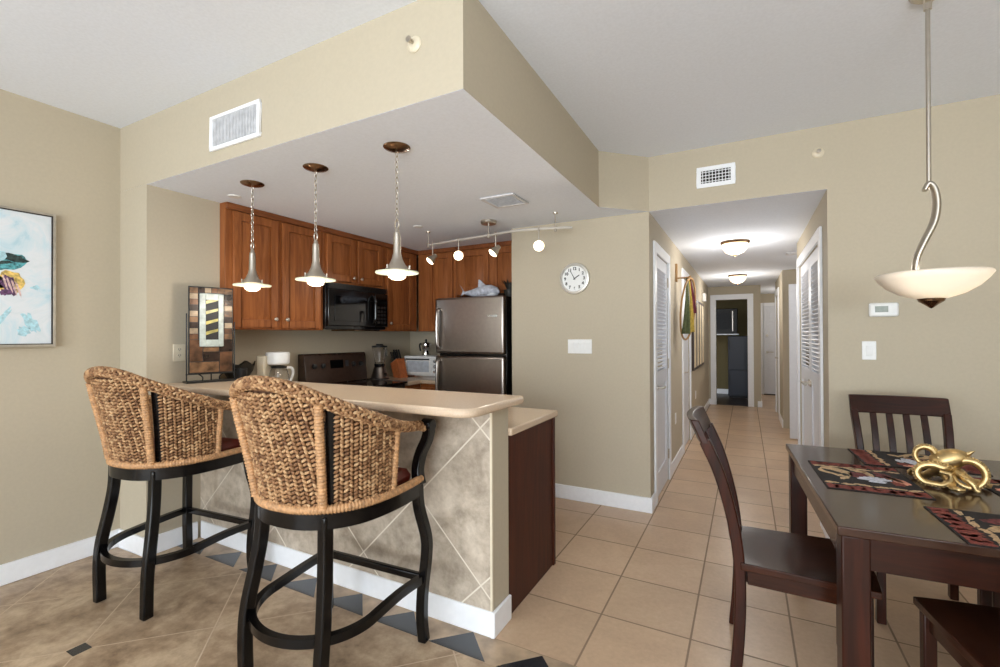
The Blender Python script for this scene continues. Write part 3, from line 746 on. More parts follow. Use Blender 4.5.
def topz(t): return sum(smooth_key(TOPK, abs(t)+d) for d in (-.06, -.03, 0, .03, .06))/5
TOPK = ([(0, 1.200), (.14, 1.19), (.27, 1.135), (.43, 1.065), (.62, .998), (.8, .97), (1, .962)])
def flare(t): return smooth_key([(0, .085), (.25, .08), (.5, .04), (.75, .01), (1, .0)], t)
Z0 = .735
def S(t, h, off=0):
    p = plan(t)*.965; o = outward(t); z = Z0+(topz(t)-Z0)*h
    p = p+o*(flare(t)*h**1.25+off-.004); p.z = z; return p
def stitch(mb, c, ta, nb, L, w, d):
    b = ta.cross(nb)
    R = Matrix((ta, b, nb)).transposed()
    mb.ell(c, (L/2, w/2, d/2), R, 6, 4)
def panel(t0, t1):
    mb = MB(); n = 22; m = 12
    mb.mat(1)
    for off, flip in ((-.004, False), (-.012, True)):
        vs = [S(t0+(t1-t0)*i/n, .0+.97*j/m, off) for j in range(m+1) for i in range(n+1)]
        mb.add(vs, [(j*(n+1)+i, j*(n+1)+i+1, (j+1)*(n+1)+i+1, (j+1)*(n+1)+i) for j in range(m) for i in range(n)])
    mb.mat(0)
    rows = 27; zmax = max(topz(t0), topz(t1))
    for j in range(rows):
        z = Z0+.008+j*.0158
        # walk along the row
        arc = 0; t = t0; prev = None; nxt = 0; col = 0
        N = 260
        for i in range(N+1):
            t = t0+(t1-t0)*i/N; tz = topz(t)+.004
            h = (z-Z0)/(topz(t)-Z0)
            p = S(t, min(h, 1)); 
            if prev is not None: arc += (p-prev).length
            prev = p
            if arc >= nxt:
                nxt += .0172; col += 1
                if z > tz: continue
                e = .01; ta = (S(t+e, h)-S(t-e, h)).normalized(); up = (S(t, min(1, h+.03))-S(t, max(0, h-.03))).normalized()
                nb = ta.cross(up).normalized(); up = nb.cross(ta)
                sl = .72 if col % 2 else -.72
                sl += rnd.uniform(-.12, .12)
                dv = (ta*math.cos(sl)+up*math.sin(sl)).normalized()
                for side in (1, -1):
                    stitch(mb, p+nb*side*.006+up*rnd.uniform(-.001, .001) - nb*(.004 if side == -1 else 0), dv, nb, .0255*rnd.uniform(.9, 1.1), .0135, .0145)
    return mb
def rope_tube(path, r, pitch=.0125, amp=.12, n=9, slant=.35):
    """wrapped rope: dense rings with a slight slant"""
    P = [Vector(p) for p in path]; L = [0]
    for a, b in zip(P, P[1:]): L.append(L[-1]+(b-a).length)
    tot = L[-1]; N = int(tot/pitch*4); out = []; rs = []
    j = 0
    for i in range(N+1):
        d = tot*i/N
        while j < len(L)-2 and L[j+1] < d: j += 1
        u = (d-L[j])/max(1e-9, L[j+1]-L[j]); out.append(P[j].lerp(P[j+1], u)); rs.append(r*(1+amp*math.cos(2*PI*d/pitch)-amp*.3))
    return MB().tube(out, rs, n)
def braid_rail(mb, path, r0):
    """thick braided top rail: chunky slanted stitches around a core"""
    P = [Vector(p) for p in path]
    mb.mat(1).tube(P, r0*.6, 10, ref=(0, 0, 1)); mb.mat(0)
    L = [0]
    for a, b in zip(P, P[1:]): L.append(L[-1]+(b-a).length)
    N = int(L[-1]/.0145); j = 0
    for i in range(N+1):
        d = L[-1]*i/N; j = 0
        while j < len(L)-2 and L[j+1] < d: j += 1
        u = (d-L[j])/max(1e-9, L[j+1]-L[j]); c = P[j].lerp(P[j+1], u); T_ = (P[j+1]-P[j]).normalized()
        k = 10; r = r0*(.72+.28*min(1, max(0, (.5-abs(d/L[-1]-.5))*5)))
        for q in range(k):
            a = 2*PI*q/k+(.35 if i % 2 else 0)
            U = (Vector((0,0,1))-T_*T_.z).normalized(); V = T_.cross(U)
            nrm = U*math.cos(a)+V*math.sin(a); tan = T_.cross(nrm)
            sl = .6 if q % 2 else -.6
            dv = (T_*math.cos(sl)+tan*math.sin(sl)).normalized()
            stitch(mb, c+nrm*r*.84, dv, nrm, .026*rnd.uniform(.9, 1.1), .0145, .013)
    return mb
def make_stool(label):
    t = thing('bar_stool', label, 'bar stool', (0, 0, 0), 0, 'woven bar stools at the bar')
    # woven panels
    for a, b in ((-.61, -.315), (-.235, .235), (.315, .61)):
        panel(a, b).build('woven_panel', ['wicker', 'wicker_back'], t, ang=80)
    # top rail from arm to arm
    path = [S(-1+2*i/60, 1.0, .004) for i in range(61)]
    path = [Vector((-.30, .27, .95))]+path+[Vector((.30, .27, .95))]
    braid_rail(MB(), path, .025).build('woven_top_rail', ['wicker', 'wicker_back'], t, ang=80)
    # wrapped uprights
    for tt in (-.255, .255):
        rope_tube([S(tt, .0, .018), S(tt, .25, .02), S(tt, .5, .022), S(tt, .75, .022), S(tt, .97, .018)], .017).build('wrapped_post', 'rope', t, ang=70)
    for tt in (-.625, .625):
        rope_tube([S(tt, 0, .004), S(tt, .5, .006), S(tt, .96, .004)], .016).build('wrapped_post', 'rope', t, ang=70)
    for tt in (-.292, .292):
        MB().bar([S(tt, 0, -.012), S(tt, .3, -.012), S(tt, .6, -.012), S(tt, .95, -.012)], .034, .022, (1 if tt > 0 else -1, .6, 0)).build('back_post', 'black_wood', t, .003)
    # wrapped base edge
    base = [Vector((*(plan(-1+2*i/70)*.975+outward(-1+2*i/70)*.003).xy, .728)) for i in range(71)]
    rope_tube(base, .0165).build('wrapped_base_edge', 'rope', t, ang=70)
    # seat frame: black band
    fm = MB(); n = 72; ou = [plan(-1+2*i/n) for i in range(n+1)]; inn = [plan(-1+2*i/n)*.84 for i in range(n+1)]
    inn[0].y = inn[-1].y = .21
    pts = ou+list(reversed(inn)); k = len(pts)
    vs = [(p.x, p.y, .655) for p in pts]+[(p.x, p.y, .716) for p in pts]; fs = []
    for i in range(n):
        a, b, c, d = i, i+1, k-2-i, k-1-i
        fs += [(a, b, c, d), (k+d, k+c, k+b, k+a), (a, k+a, k+b, b), (d, c, k+c, k+d)]
    fs += [(0, k-1, k+k-1, k), (n, k+n, k+n+1, n+1)]
    fm.add(vs, fs); fm.box((-.27, .212, .657), (.27, .25, .714)); fm.build('seat_frame', 'black_wood', t, .006)
    # cushion
    cu = MB(); rings = [(.80, .705), (.86, .725), (.87, .75), (.82, .778), (.6, .79), (.25, .793)]
    m = 40; vs = []
    loop = [plan(-1+2*i/m) for i in range(m+1)]+[Vector((.15, .25, 0)), Vector((0, .25, 0)), Vector((-.15, .25, 0))]
    for s_, z in rings: vs += [(p.x*s_, p.y*s_, z) for p in loop]
    q = len(loop); fs = [tuple(reversed(range(q)))]
    for r in range(len(rings)-1):
        for i in range(q): j = (i+1) % q; fs.append((r*q+i, r*q+j, (r+1)*q+j, (r+1)*q+i))
    fs.append(tuple((len(rings)-1)*q+i for i in range(q)))
    cu.add(vs, fs).build('cushion', 'leather', t)
    # legs
    for sx in (-1, 1):
        f = cr([(sx*.268, .238, .70), (sx*.272, .245, .60), (sx*.298, .262, .47), (sx*.300, .262, .38), (sx*.286, .252, .22), (sx*.282, .252, .10), (sx*.288, .258, 0)], 6)
        MB().bar(f, .042, .042, (1, 0, 0)).build('leg', 'black_wood', t, .006)
        r = cr([(sx*.168, -.20, .70), (sx*.171, -.204, .58), (sx*.184, -.220, .45), (sx*.200, -.244, .30), (sx*.200, -.254, .18), (sx*.194, -.254, 0)], 6)
        MB().bar(r, .040, .046, (1, 0, 0)).build('leg', 'black_wood', t, .006)
        ar = cr([(sx*.278, .243, .70), (sx*.262, .25, .76), (sx*.270, .262, .83), (sx*.298, .272, .90), (sx*.306, .275, .945), (sx*.300, .275, .975)], 6)
        am = MB().bar(ar, .04, .05, (1, 0, 0)); am.tube([(sx*.300-.026, .278, .962), (sx*.300+.026, .278, .962)], .030, 16)
        am.build('arm_support', 'black_wood', t, .005)
    # foot ring: rounded behind, straight in front
    ring = []
    for i in range(41):
        a = PI+PI*i/40; x = .270*math.cos(a); ring.append((x, -.06+.238*math.sin(a), .262+.012*(1+math.sin(a))))
    ring = [(-.288, .25, .285), (-.275, .10, .285)]+ring+[(.275, .10, .285), (.288, .25, .285)]
    MB().bar(cr(ring, 3), .034, .028, (0, 0, 1)).build('foot_ring', 'black_wood', t, .006)
    MB().bar([(-.27, .252, .285), (-.1, .252, .285), (.1, .252, .285), (.27, .252, .285)], .034, .026, (0, 0, 1)).build('stretcher', 'black_wood', t, .006)
    return t
stool = make_stool('woven seagrass bar stool with black legs, nearer one, in front of the tiled bar end')
stool.location = (-1.555, 1.40, 0); stool.rotation_euler = (0, 0, math.radians(3))
dup(stool, (-2.79, 1.415, 0), math.radians(5), 'woven seagrass bar stool with black legs, farther one, by the left wall')

# ------------------------------------------------------------------ dining set
table = thing('dining_table', 'dark espresso wood dining table set with placemats', 'table', (.672, 2.441, 0), math.radians(2.8))
TW, TL, TZ = .90, 1.24, .755
MB().box((-TW/2, -TL/2, TZ-.03), (TW/2, TL/2, TZ)).build('tabletop', 'table_top', table, .004)
for sx in (-1, 1):
    for sy in (-1, 1):
        x, y = sx*(TW/2-.05), sy*(TL/2-.05)
        MB().bar([(x, y, 0), (x, y, .35), (x, y, TZ-.031)], .076, .076, (1, 0, 0)).build('leg', 'espresso', table, .005)
for sy in (-1, 1): MB().box((-TW/2+.088, sy*(TL/2-.035)-.011, TZ-.135), (TW/2-.088, sy*(TL/2-.035)+.011, TZ-.031)).build('apron', 'espresso_x', table, .002)
for sx in (-1, 1): MB().box((sx*(TW/2-.035)-.011, -TL/2+.088, TZ-.135), (sx*(TW/2-.035)+.011, TL/2-.088, TZ-.031)).build('apron', 'espresso_y', table, .002)

def make_chair(label):
    t = thing('dining_chair', label, 'chair', (0, 0, 0), 0, 'dining chairs around the table')
    # saddle seat
    nx, ny = 14, 12; vs = []
    for top in (1, 0):
        for j in range(ny+1):
            v = j/ny; y = -.215+.44*v; hw = .205+.022*v
            for i in range(nx+1):
                u = -1+2*i/nx; x = hw*u; yy = y+(.02*(1-u*u) if j == ny else .02*(1-u*u)*v)
                z = .462-.012*(1-abs(u)**2.2)*math.sin(PI*min(1, v*1.05))-.004*v if top else .432
                vs.append((x, yy, z))
    K = (nx+1)*(ny+1); fs = []
    for j in range(ny):
        for i in range(nx):
            a = j*(nx+1)+i; fs.append((a, a+1, a+nx+2, a+nx+1)); fs.append((K+a+nx+1, K+a+nx+2, K+a+1, K+a))
    for i in range(nx): fs.append((i, K+i, K+i+1, i+1)); a = ny*(nx+1)+i; fs.append((a+1, K+a+1, K+a, a))
    for j in range(ny): a = j*(nx+1); fs.append((a+nx+1, K+a+nx+1, K+a, a)); a += nx; fs.append((a, K+a, K+a+nx+1, a+nx+1))
    MB().add(vs, fs).build('seat', 'espresso_y', t, .004)
    # seat rails
    for sx in (-1, 1): MB().add([(sx*.165,-.19,.372),(sx*.185,-.19,.372),(sx*.205,.185,.372),(sx*.185,.185,.372),(sx*.165,-.19,.431),(sx*.185,-.19,.431),(sx*.205,.185,.431),(sx*.185,.185,.431)], [(0,1,2,3),(7,6,5,4),(0,4,5,1),(1,5,6,2),(2,6,7,3),(3,7,4,0)]).build('seat_rail', 'espresso_y', t, .002)
    MB().box((-.185, .168, .372), (.185, .19, .431)).build('seat_rail', 'espresso_x', t, .002)
    MB().box((-.165, -.205, .372), (.165, -.185, .431)).build('seat_rail', 'espresso_x', t, .002)
    for sx in (-1, 1):
        MB().bar([(sx*.2, .185, 0), (sx*.2, .185, .2), (sx*.2, .185, .431)], .036, .036, (1, 0, 0)).build('leg', 'espresso', t, .004)
        p = cr([(sx*.188, -.236, 0), (sx*.184, -.222, .16), (sx*.180, -.216, .32), (sx*.179, -.220, .46), (sx*.183, -.242, .62), (sx*.193, -.288, .80), (sx*.201, -.342, .93)], 6)
        MB().bar(p, .034, .042, (1, 0, 0)).build('back_post', 'espresso', t, .005)
    # curved top rail and lower rail
    def rail(z0, z1, y0, y1, th, hw, bow):
        mb = MB(); n = 14; vs = []
        for dy in (-th/2, th/2):
            for z, y in ((z0, y0), (z1, y1)):
                for i in range(n+1):
                    u = -1+2*i/n; vs.append((hw*u, y-bow*(1-u*u)+dy, z))
        q = n+1; fs = []
        for i in range(n):
            fs += [(i, i+1, q+i+1, q+i), (2*q+i+1, 2*q+i, 3*q+i, 3*q+i+1), (q+i, q+i+1, 3*q+i+1, 3*q+i), (i+1, i, 2*q+i, 2*q+i+1)]
        fs += [(0, q, 3*q, 2*q), (n, 2*q+n, 3*q+n, q+n)]
        return mb.add(vs, fs)
    rail(.918, 1.015, -.336, -.378, .032, .218, .03).build('top_rail', 'espresso_x', t, .005)
    rail(.50, .545, -.226, -.231, .02, .168, .02).build('lower_rail', 'espresso_x', t, .003)
    for k in range(4):
        x = -.111+.074*k; b = .025*(1-(x/.2)**2)
        MB().bar(cr([(x, -.231-b*.8, .543), (x, -.254-b, .68), (x, -.288-b, .80), (x, -.338-b*1.15, .925)], 4), .030, .013, (1, 0, 0)).build('slat', 'espresso', t, .002)
    return t
ch1 = make_chair('espresso slat back chair on the hall side of the dining table, seen edge on')
ch1.location = (.183, 2.275, 0); ch1.rotation_euler = (0, 0, -PI/2+math.radians(2))
dup(ch1, (.752, 2.97, 0), PI+math.radians(1), 'espresso slat back chair behind the table facing us, against the thermostat wall')
dup(ch1, (.752, 1.885, 0), math.radians(6), 'espresso chair at the near end of the table, only its seat corner in view')
dup(ch1, (1.045, 2.42, 0), PI/2, 'espresso chair on the far right side of the table, glimpsed under the tabletop')

# placemats: woven tapestry with shells
M['mat_black'] = plain('black_tapestry', (30, 24, 24), .9, var=.4, scale=220, bump=.2)
M['mat_red'] = plain('coral_red_tapestry', (120, 54, 44), .9, var=.3, scale=180, bump=.2)
M['mat_cream'] = plain('cream_tapestry', (190, 160, 122), .9, var=.16, scale=140, bump=.2)
M['mat_pink'] = plain('pale_pink_tapestry', (214, 146, 122), .9, var=.2, scale=120, bump=.2)
M['mat_white'] = plain('blue_white_tapestry', (200, 202, 212), .9, var=.14, scale=140, bump=.2)
M['mat_plum'] = plain('plum_tapestry', (96, 44, 44), .9, var=.4, scale=110, bump=.2)
def placemat(label, x, y, rz, seed):
    r = random.Random(seed); t = thing('placemat', label, 'placemat', (x, y, TZ+.0006), rz, 'shell placemats on the dining table')
    w, h = .44, .33
    mb = MB().box((-w/2, -h/2, 0), (w/2, h/2, .0026))
    def blob(k, cx, cy, rx, ry, rot, n=18, jag=.12, lift=0):
        mb.mat(k); pts = []
        for i in range(n):
            a = 2*PI*i/n; q = 1+r.uniform(-jag, jag)
            px, py = rx*q*math.cos(a), ry*q*math.sin(a)
            X = cx+px*math.cos(rot)-py*math.sin(rot); Yv = cy+px*math.sin(rot)+py*math.cos(rot)
            pts.append((max(-w/2+.006, min(w/2-.006, X)), max(-h/2+.006, min(h/2-.006, Yv))))
        mb.prism(pts, .0020, .0029+lift)
    for s_ in (-1, 1):                            # ragged coral bands along both short ends
        for i in range(8): blob(1, s_*(w/2-.035), -h/2+.02+i*.042, .032, .03, r.uniform(-.3, .3), jag=.35)
        for i in range(6): blob(2, s_*(w/2-.085)+r.uniform(-.006, .006), -h/2+.03+i*.054, .010, .026, r.uniform(-.5, .5), jag=.4, lift=.0002)
    for k, cx, cy, rx, ry, ro, jg in ((2, -.05, -.09, .075, .05, .5, .2), (0, -.045, -.10, .045, .018, .7, .15), (0, -.01, -.06, .022, .014, .2, .2), (2, -.10, .0, .035, .018, .9, .3), (2, .045, -.075, .03, .014, -.6, .3),
                                      (5, -.02, -.01, .05, .036, .4, .2), (2, -.06, .03, .04, .014, .2, .35), (5, -.05, .08, .05, .03, .1, .3), (3, .02, .12, .05, .02, .3, .2), (2, -.01, .105, .05, .012, .5, .3), (1, .06, .10, .03, .02, 0, .3)):
        blob(k, cx, cy, rx, ry, ro, jag=jg, lift=.0003+.0001*(k == 0))
    cx, cy = .05, .035
    for i in range(7):                            # ribbed white scallop
        mb.mat(4); a = PI*.5+.45+i*.36; a2 = a+.33
        mb.prism([(cx, cy), (cx+.062*math.cos(a), cy+.062*math.sin(a)), (cx+.068*math.cos((a+a2)/2), cy+.068*math.sin((a+a2)/2)), (cx+.062*math.cos(a2), cy+.062*math.sin(a2))], .002, .0034+.0004*(i % 2))
    blob(4, cx+.008, cy, .014, .03, 0, jag=.1, lift=.0006)
    mb.build('cloth', ['mat_black', 'mat_red', 'mat_cream', 'mat_pink', 'mat_white', 'mat_plum'], t)
    return t
a0 = math.radians(2.8)
placemat('shell patterned tapestry placemat on the hall side of the table, left of the gold octopus', .435, 2.455, a0-PI/2+PI, 1).rotation_euler = (0, 0, a0-PI/2)
placemat('shell patterned tapestry placemat at the far end of the table before the slat back chair', .70, 2.885, a0+PI, 2)
placemat('shell patterned tapestry placemat at the near end of the table, cut by the picture edge', .775, 1.985, a0, 3)
placemat('shell patterned tapestry placemat at the right edge, behind the gold octopus', 1.0, 2.45, a0+PI/2, 4)

# gold octopus
oc = thing('octopus_figurine', 'gold octopus figurine with curled arms on the dining table', 'figurine', (.700, 2.462, TZ+.0045), math.radians(-15.8))
hd = MB()
hp_ = cr([(-.035, -.005, .082), (-.012, .0, .096), (.018, .002, .110), (.045, .004, .122), (.062, .005, .132)], 6)
hd.tube(hp_, [.004+.036*math.sin(PI*min(1, .22+.72*i/24))**.8 for i in range(25)], 20)
hd.ell((-.002, 0, .078), (.042, .036, .028), None, 18, 12)
hd.build('head', 'gold', oc, ang=80)
for sy in (-1, 1): MB().ell((-.022, sy*.026, .112), (.009, .008, .008)).build('eye', 'gold', oc)
MB().tube([(.055, .004, .128), (.068, .0, .141), (.082, -.004, .152)], [.012, .007, .001], 10).build('siphon', 'gold', oc)
def loop(cx, cz, rx, rz, a0, a1, y0, y1, lead=(), tail=()):
    P = list(lead)
    for i in range(9):
        u = i/8; a = a0+(a1-a0)*u; P.append((cx+rx*math.cos(a), y0+(y1-y0)*u, cz+rz*math.sin(a)))
    return P+list(tail)
arms = [loop(-.060, .112, .031, .034, -.6, 4.6, .0, -.02, lead=[(-.01, .01, .07), (-.025, .005, .085)]),
        loop(-.036, .046, .050, .038, .9, 6.6, -.035, -.065, lead=[(.012, -.01, .09)], tail=[(.0, -.066, .062), (-.018, -.066, .066)]),
        loop(.064, .064, .046, .050, 2.2, -3.0, -.01, -.045, lead=[(.01, -.005, .085)]),
        [(.03, -.01, .06), (.055, -.03, .045), (.075, -.04, .028), (.082, -.045, .012), (.094, -.05, .006)],
        [(.03, .02, .06), (.07, .06, .02), (.10, .08, .012), (.12, .06, .012), (.11, .04, .012)],
        [(.0, .03, .06), (.0, .08, .015), (.02, .11, .012), (-.01, .13, .012), (-.03, .12, .012)],
        [(-.02, .02, .06), (-.06, .05, .02), (-.09, .07, .013), (-.11, .05, .02), (-.10, .03, .04)],
        [(-.005, -.02, .06), (.01, -.045, .03), (.02, -.07, .012), (.035, -.085, .010), (.05, -.075, .010)]]
for A in arms:
    P = cr(A, 7); n = len(P); rs = [.0175*(1-.62*i/(n-1)) for i in range(n)]; P = [Vector((p.x, p.y, max(p.z, q+.001))) for p, q in zip(P, rs)]
    mb = MB().tube(P, rs, 12)
    for i in range(4, n-2, 1):
        if i % 2: continue
        Tn = (P[i+1]-P[i-1]).normalized(); ctr = sum(P, Vector())/n
        inw = (P[i]-ctr); inw = (inw-Tn*inw.dot(Tn)).normalized()
        for sgn in (-1, 1):
            q = P[i]+(inw*.75+Tn.cross(inw)*sgn*.55).normalized()*rs[i]*.95
            mb.ell(q, (rs[i]*.3,)*3, None, 8, 5)
    mb.build('arm', 'gold', oc, ang=60)

# ------------------------------------------------------------------ lamps
M['rim_glass'] = plain('pale_green_rim_glass', (214, 220, 192), .15, spec=.6, var=.01, emit=(226, 226, 196), estr=.12)
def pendant(label, loc, first=None):
    t = thing('pendant_lamp', label, 'pendant lamp', loc, 0, 'pendant lamps above the bar')
    MB().lathe([(0, -.022), (.012, -.022), (.03, -.018), (.062, -.008), (.068, -.003), (.068, 0), (0, 0)], n=28).build('canopy', 'bronze', t)
    ch = MB(); z = -.022; L = .030; k = 0
    while z > -.355:
        pts = []
        for i in range(12):
            a = 2*PI*i/12; x = .0075*math.cos(a); zz = .0165*math.sin(a)
            pts.append((x, 0, z-.014+zz) if k % 2 else (0, x, z-.014+zz))
        ch.tube(pts, .0021, 6, closed=True); z -= .0265; k += 1
    ch.build('chain', 'nickel', t)
    lo = MB(); lo.tube([(.013*math.cos(2*PI*i/14), 0, -0.392+.022*math.sin(2*PI*i/14)) for i in range(14)], .004, 8, closed=True)
    lo.build('loop', 'nickel', t)
    MB().lathe([(0, -0.412), (.01, -0.415), (.012, -0.43), (.0165, -0.435), (.018, -0.46), (.0195, -0.535), (.026, -0.565), (.038, -0.592), (.056, -0.612), (.06, -0.624), (.0, -0.624)], n=28).build('bell', 'nickel', t)
    for k in range(3):
        a = 2*PI*k/3+.4
        MB().lathe([(.004, -0.602), (.004, -0.62), (0, -0.62)][::1], (.064*math.cos(a), .064*math.sin(a), 0), 8).build('thumbscrew', 'nickel', t)
    MB().lathe([(.046, -0.628), (.100, -0.631), (.108, -0.633), (.108, -0.639), (.1, -0.64), (.046, -0.638)], n=36, cap=False).build('glass_rim', 'rim_glass', t)
    MB().lathe([(.044, -0.627), (.047, -0.645), (.042, -0.66), (.026, -0.67), (0, -0.673)], n=26).build('bulb_glass', 'bulb', t)
    lamp('bulb_light', t, (0, 0, -.72), 3, r=.05)
    return t
pendant('leftmost nickel pendant lamp over the bar, in front of the two door cabinet', (-2.709, 1.815, ZK))
pendant('middle nickel pendant lamp over the bar, beside the microwave', (-2.142, 1.815, ZK))
pendant('rightmost and nearest nickel pendant lamp over the bar', (-1.552, 1.815, ZK))

M['satin'] = plain('satin_nickel', (222, 219, 212), .38, .6, var=.01)
tr = thing('track_light', 'curved nickel track light with four lit spots under the kitchen ceiling', 'track light', (-1.90, 3.34, ZK))
rail = cr([(-.66, .075, -.125), (-.30, .035, -.12), (.02, .0, -.12), (.28, -.035, -.12), (.47, -.01, -.12), (.66, .045, -.12), (.72, .075, -.12)], 8)
MB().tube(rail, .010, 10).build('rail', 'satin', tr)
MB().lathe([(0, -.03), (.06, -.028), (.066, -.02), (.066, 0), (0, 0)], (.02, 0, 0), 26).build('canopy', 'nickel', tr)
for p in ((-.655, .075), (.02, .0), (.60, .028)):
    mb = MB(); mb.tube([(p[0], p[1], -.003), (p[0], p[1], -.14)], .005, 8); mb.lathe([(.02, 0), (.018, -.008), (0, -.008)], (p[0], p[1], 0), 16); mb.tube([(p[0], p[1], -.105), (p[0], p[1], -.145)], .011, 10)
    mb.build('support_stem', 'nickel', tr)
def spot(x, y, aim):
    aim = Vector(aim).normalized(); mb = MB(); c = Vector((x, y, -.25))
    mb.tube([(x, y, -.10), (x, y, -.225)], .0055, 8); mb.tube([(x, y, -.105), (x, y, -.14)], .010, 10)
    R = Vector((0, 0, 1)).rotation_difference(aim).to_matrix().to_4x4()
    sh = MB().lathe([(0, -.045), (.018, -.045), (.022, -.02), (.036, .012), (.044, .035), (.040, .035), (.03, .012), (0, .0)], n=22).xf(Matrix.Translation(c) @ R)
    mb.v += []; o = mb.build('spot_stem', 'nickel', tr)
    s_ = sh.build('spot_head', 'nickel', o)
    MB().lathe([(.0385, .030), (.036, .042), (.02, .05), (0, .052)], n=20).xf(Matrix.Translation(c) @ R).build('spot_bulb', 'spot_bulb', o)
    lamp('spot_light', tr, tuple(c+aim*.07), 15, r=.03, spot=1.5, aim=aim)
spot(-.60, .068, (-.55, -.5, -.75)); spot(-.30, .035, (.5, -.82, -.35)); spot(.09, -.008, (-.55, -.45, -.75)); spot(.475, -.01, (.4, -.88, -.28))

def dome(label, loc):
    t = thing('ceiling_light', label, 'ceiling light', loc, 0, 'flush dome lights in the hall')
    MB().lathe([(.135, 0), (.138, -.008), (.132, -.022), (.12, -.026), (.12, 0)], n=32).build('ring', 'bronze', t)
    MB().lathe([(.122, -.024), (.113, -.07), (.084, -.108), (.044, -.128), (0, -.132)], n=32).build('glass_shade', 'shade', t)
    MB().lathe([(.012, -.131), (.014, -.14), (.006, -.152), (0, -.155)], n=12).build('finial', 'bronze', t)
    lamp('dome_light', t, (0, 0, -.34), 11, col=(1, .97, .93), r=.1)
    return t
dome('nearer lit flush dome ceiling light in the hall', (-.093, 5.30, ZK))
dome('farther lit flush dome ceiling light, before the open doorway of the hall', (-.11, 8.23, ZK))

dome('added unseen dome light brightening the side passage off the hall', (1.35, 6.5, ZK))  # added lamp out of view, brightens the side passage
dome('added unseen dome light brightening the space before the six panel door', (1.0, 11.1, ZK))  # unseen lamp put in so the far end of the hall reads bright
dl = thing('dining_pendant', 'frosted glass bowl pendant on a curved nickel arm above the dining table', 'pendant lamp', (.655, 2.44, ZC))
MB().lathe([(0, -.022), (.05, -.02), (.062, -.01), (.065, 0), (0, 0)], (.004, 0, 0), 28).build('canopy', 'nickel', dl)
hk = MB(); hk.tube([(.012*math.cos(2*PI*i/14)-.002, 0, -.04+.022*math.sin(2*PI*i/14)) for i in range(14)], .0035, 8, closed=True); hk.build('hook', 'nickel', dl)
rdm = MB(); rdm.tube([(-.002, 0, -.06), (-.004, 0, -.79)], .0075, 12); rdm.tube([(-.002, 0, -.05), (-.002, 0, -.075)], .013, 12); rdm.build('rod', 'nickel', dl)
arm = cr([(-.018, 0, -.80), (-.004, 0, -.775), (.012, 0, -.80), (.019, 0, -.86), (.010, 0, -.93), (-.018, 0, -1.0), (-.042, 0, -1.065), (-.048, 0, -1.12), (-.03, 0, -1.16), (-.004, 0, -1.19)], 6)
mb = MB(); n = len(arm)
mb.tube(arm, [.010+.016*math.sin(PI*min(1, .15+.8*i/n)) for i in range(n)], 12, ref=(0, 1, 0), aspect=.5); mb.build('curved_arm', 'nickel', dl, ang=70)
def bowl_mat():
    m = NT('lit_frosted_bowl_glass'); setb(m, .35, 0, .4)
    m.b.inputs['Base Color'].default_value = (*lin((232, 226, 218)), 1)
    m.b.inputs['Transmission Weight'].default_value = .0
    m.b.inputs['Subsurface Weight'].default_value = .0
    tr_ = m.n('ShaderNodeBsdfTranslucent'); tr_.inputs[0].default_value = (*lin((206, 200, 190)), 1)
    mx = m.n('ShaderNodeMixShader'); mx.inputs[0].default_value = .45
    out = m.t.nodes['Material Output']; m.l(m.b.outputs[0], mx.inputs[1]); m.l(tr_.outputs[0], mx.inputs[2]); m.l(mx.outputs[0], out.inputs[0])
    return m.m
M['bowl_glass'] = bowl_mat()
prof = [(.176, -1.137), (.178, -1.142), (.165, -1.162), (.14, -1.190), (.10, -1.217), (.05, -1.235), (.0, -1.240)]
inner = [(max(0, r-.004), z+.004) for r, z in reversed(prof)]
MB().lathe(prof+inner[1:]+[(.176, -1.137)], n=48).build('glass_bowl', 'bowl_glass', dl, ang=60)
MB().lathe([(.045, -1.230), (.04, -1.246), (.02, -1.260), (.006, -1.272), (0, -1.275)], n=20).build('finial', 'bronze', dl)
MB().ell((0, 0, -1.192), (.02, .02, .028)).build('bulb', 'bulb', dl)
lamp('bulb_light', dl, (0, 0, -1.145), 15, col=(1, .96, .9), r=.02)

# ------------------------------------------------------------------ wall fittings
def text_mesh(s, size, depth=.0006):
    cu = bpy.data.curves.new('numeral', 'FONT'); cu.body = s; cu.size = size; cu.align_x = 'CENTER'; cu.align_y = 'CENTER'; cu.extrude = depth; cu.offset = .0013
    o = bpy.data.objects.new('tmp', cu); C.objects.link(o)
    dg = bpy.context.evaluated_depsgraph_get(); me = bpy.data.meshes.new_from_object(o.evaluated_get(dg))
    vs = [v.co.copy() for v in me.vertices]; fs = [tuple(p.vertices) for p in me.polygons]
    bpy.data.objects.remove(o); bpy.data.curves.remove(cu); bpy.data.meshes.remove(me); return vs, fs
RX = Matrix.Rotation(PI/2, 4, 'X')        # drawing plane XY -> wall facing -Y
ck = thing('wall_clock', 'round silver rimmed wall clock with white face', 'clock', (-1.252, YW, 1.838))
MB().lathe([(.105, 0), (.128, 0), (.13, .012), (.125, .026), (.112, .03), (.106, .022), (.105, .0)], n=48, axis='y', cap=False).build('rim', 'satin', ck)
MB().lathe([(0, .012), (.106, .012), (.106, .002), (0, .002)][::-1], n=40, axis='y').build('face', 'plastic', ck)
nm = MB()
for k in range(1, 13):
    a = PI/2-2*PI*k/12; vs, fs = text_mesh(str(k), .034)
    nm.add([Matrix.Translation((.082*math.cos(a), -.0130, .082*math.sin(a))) @ RX @ v for v in vs], fs)
nm.build('numerals', 'black_matte', ck, smooth=False)
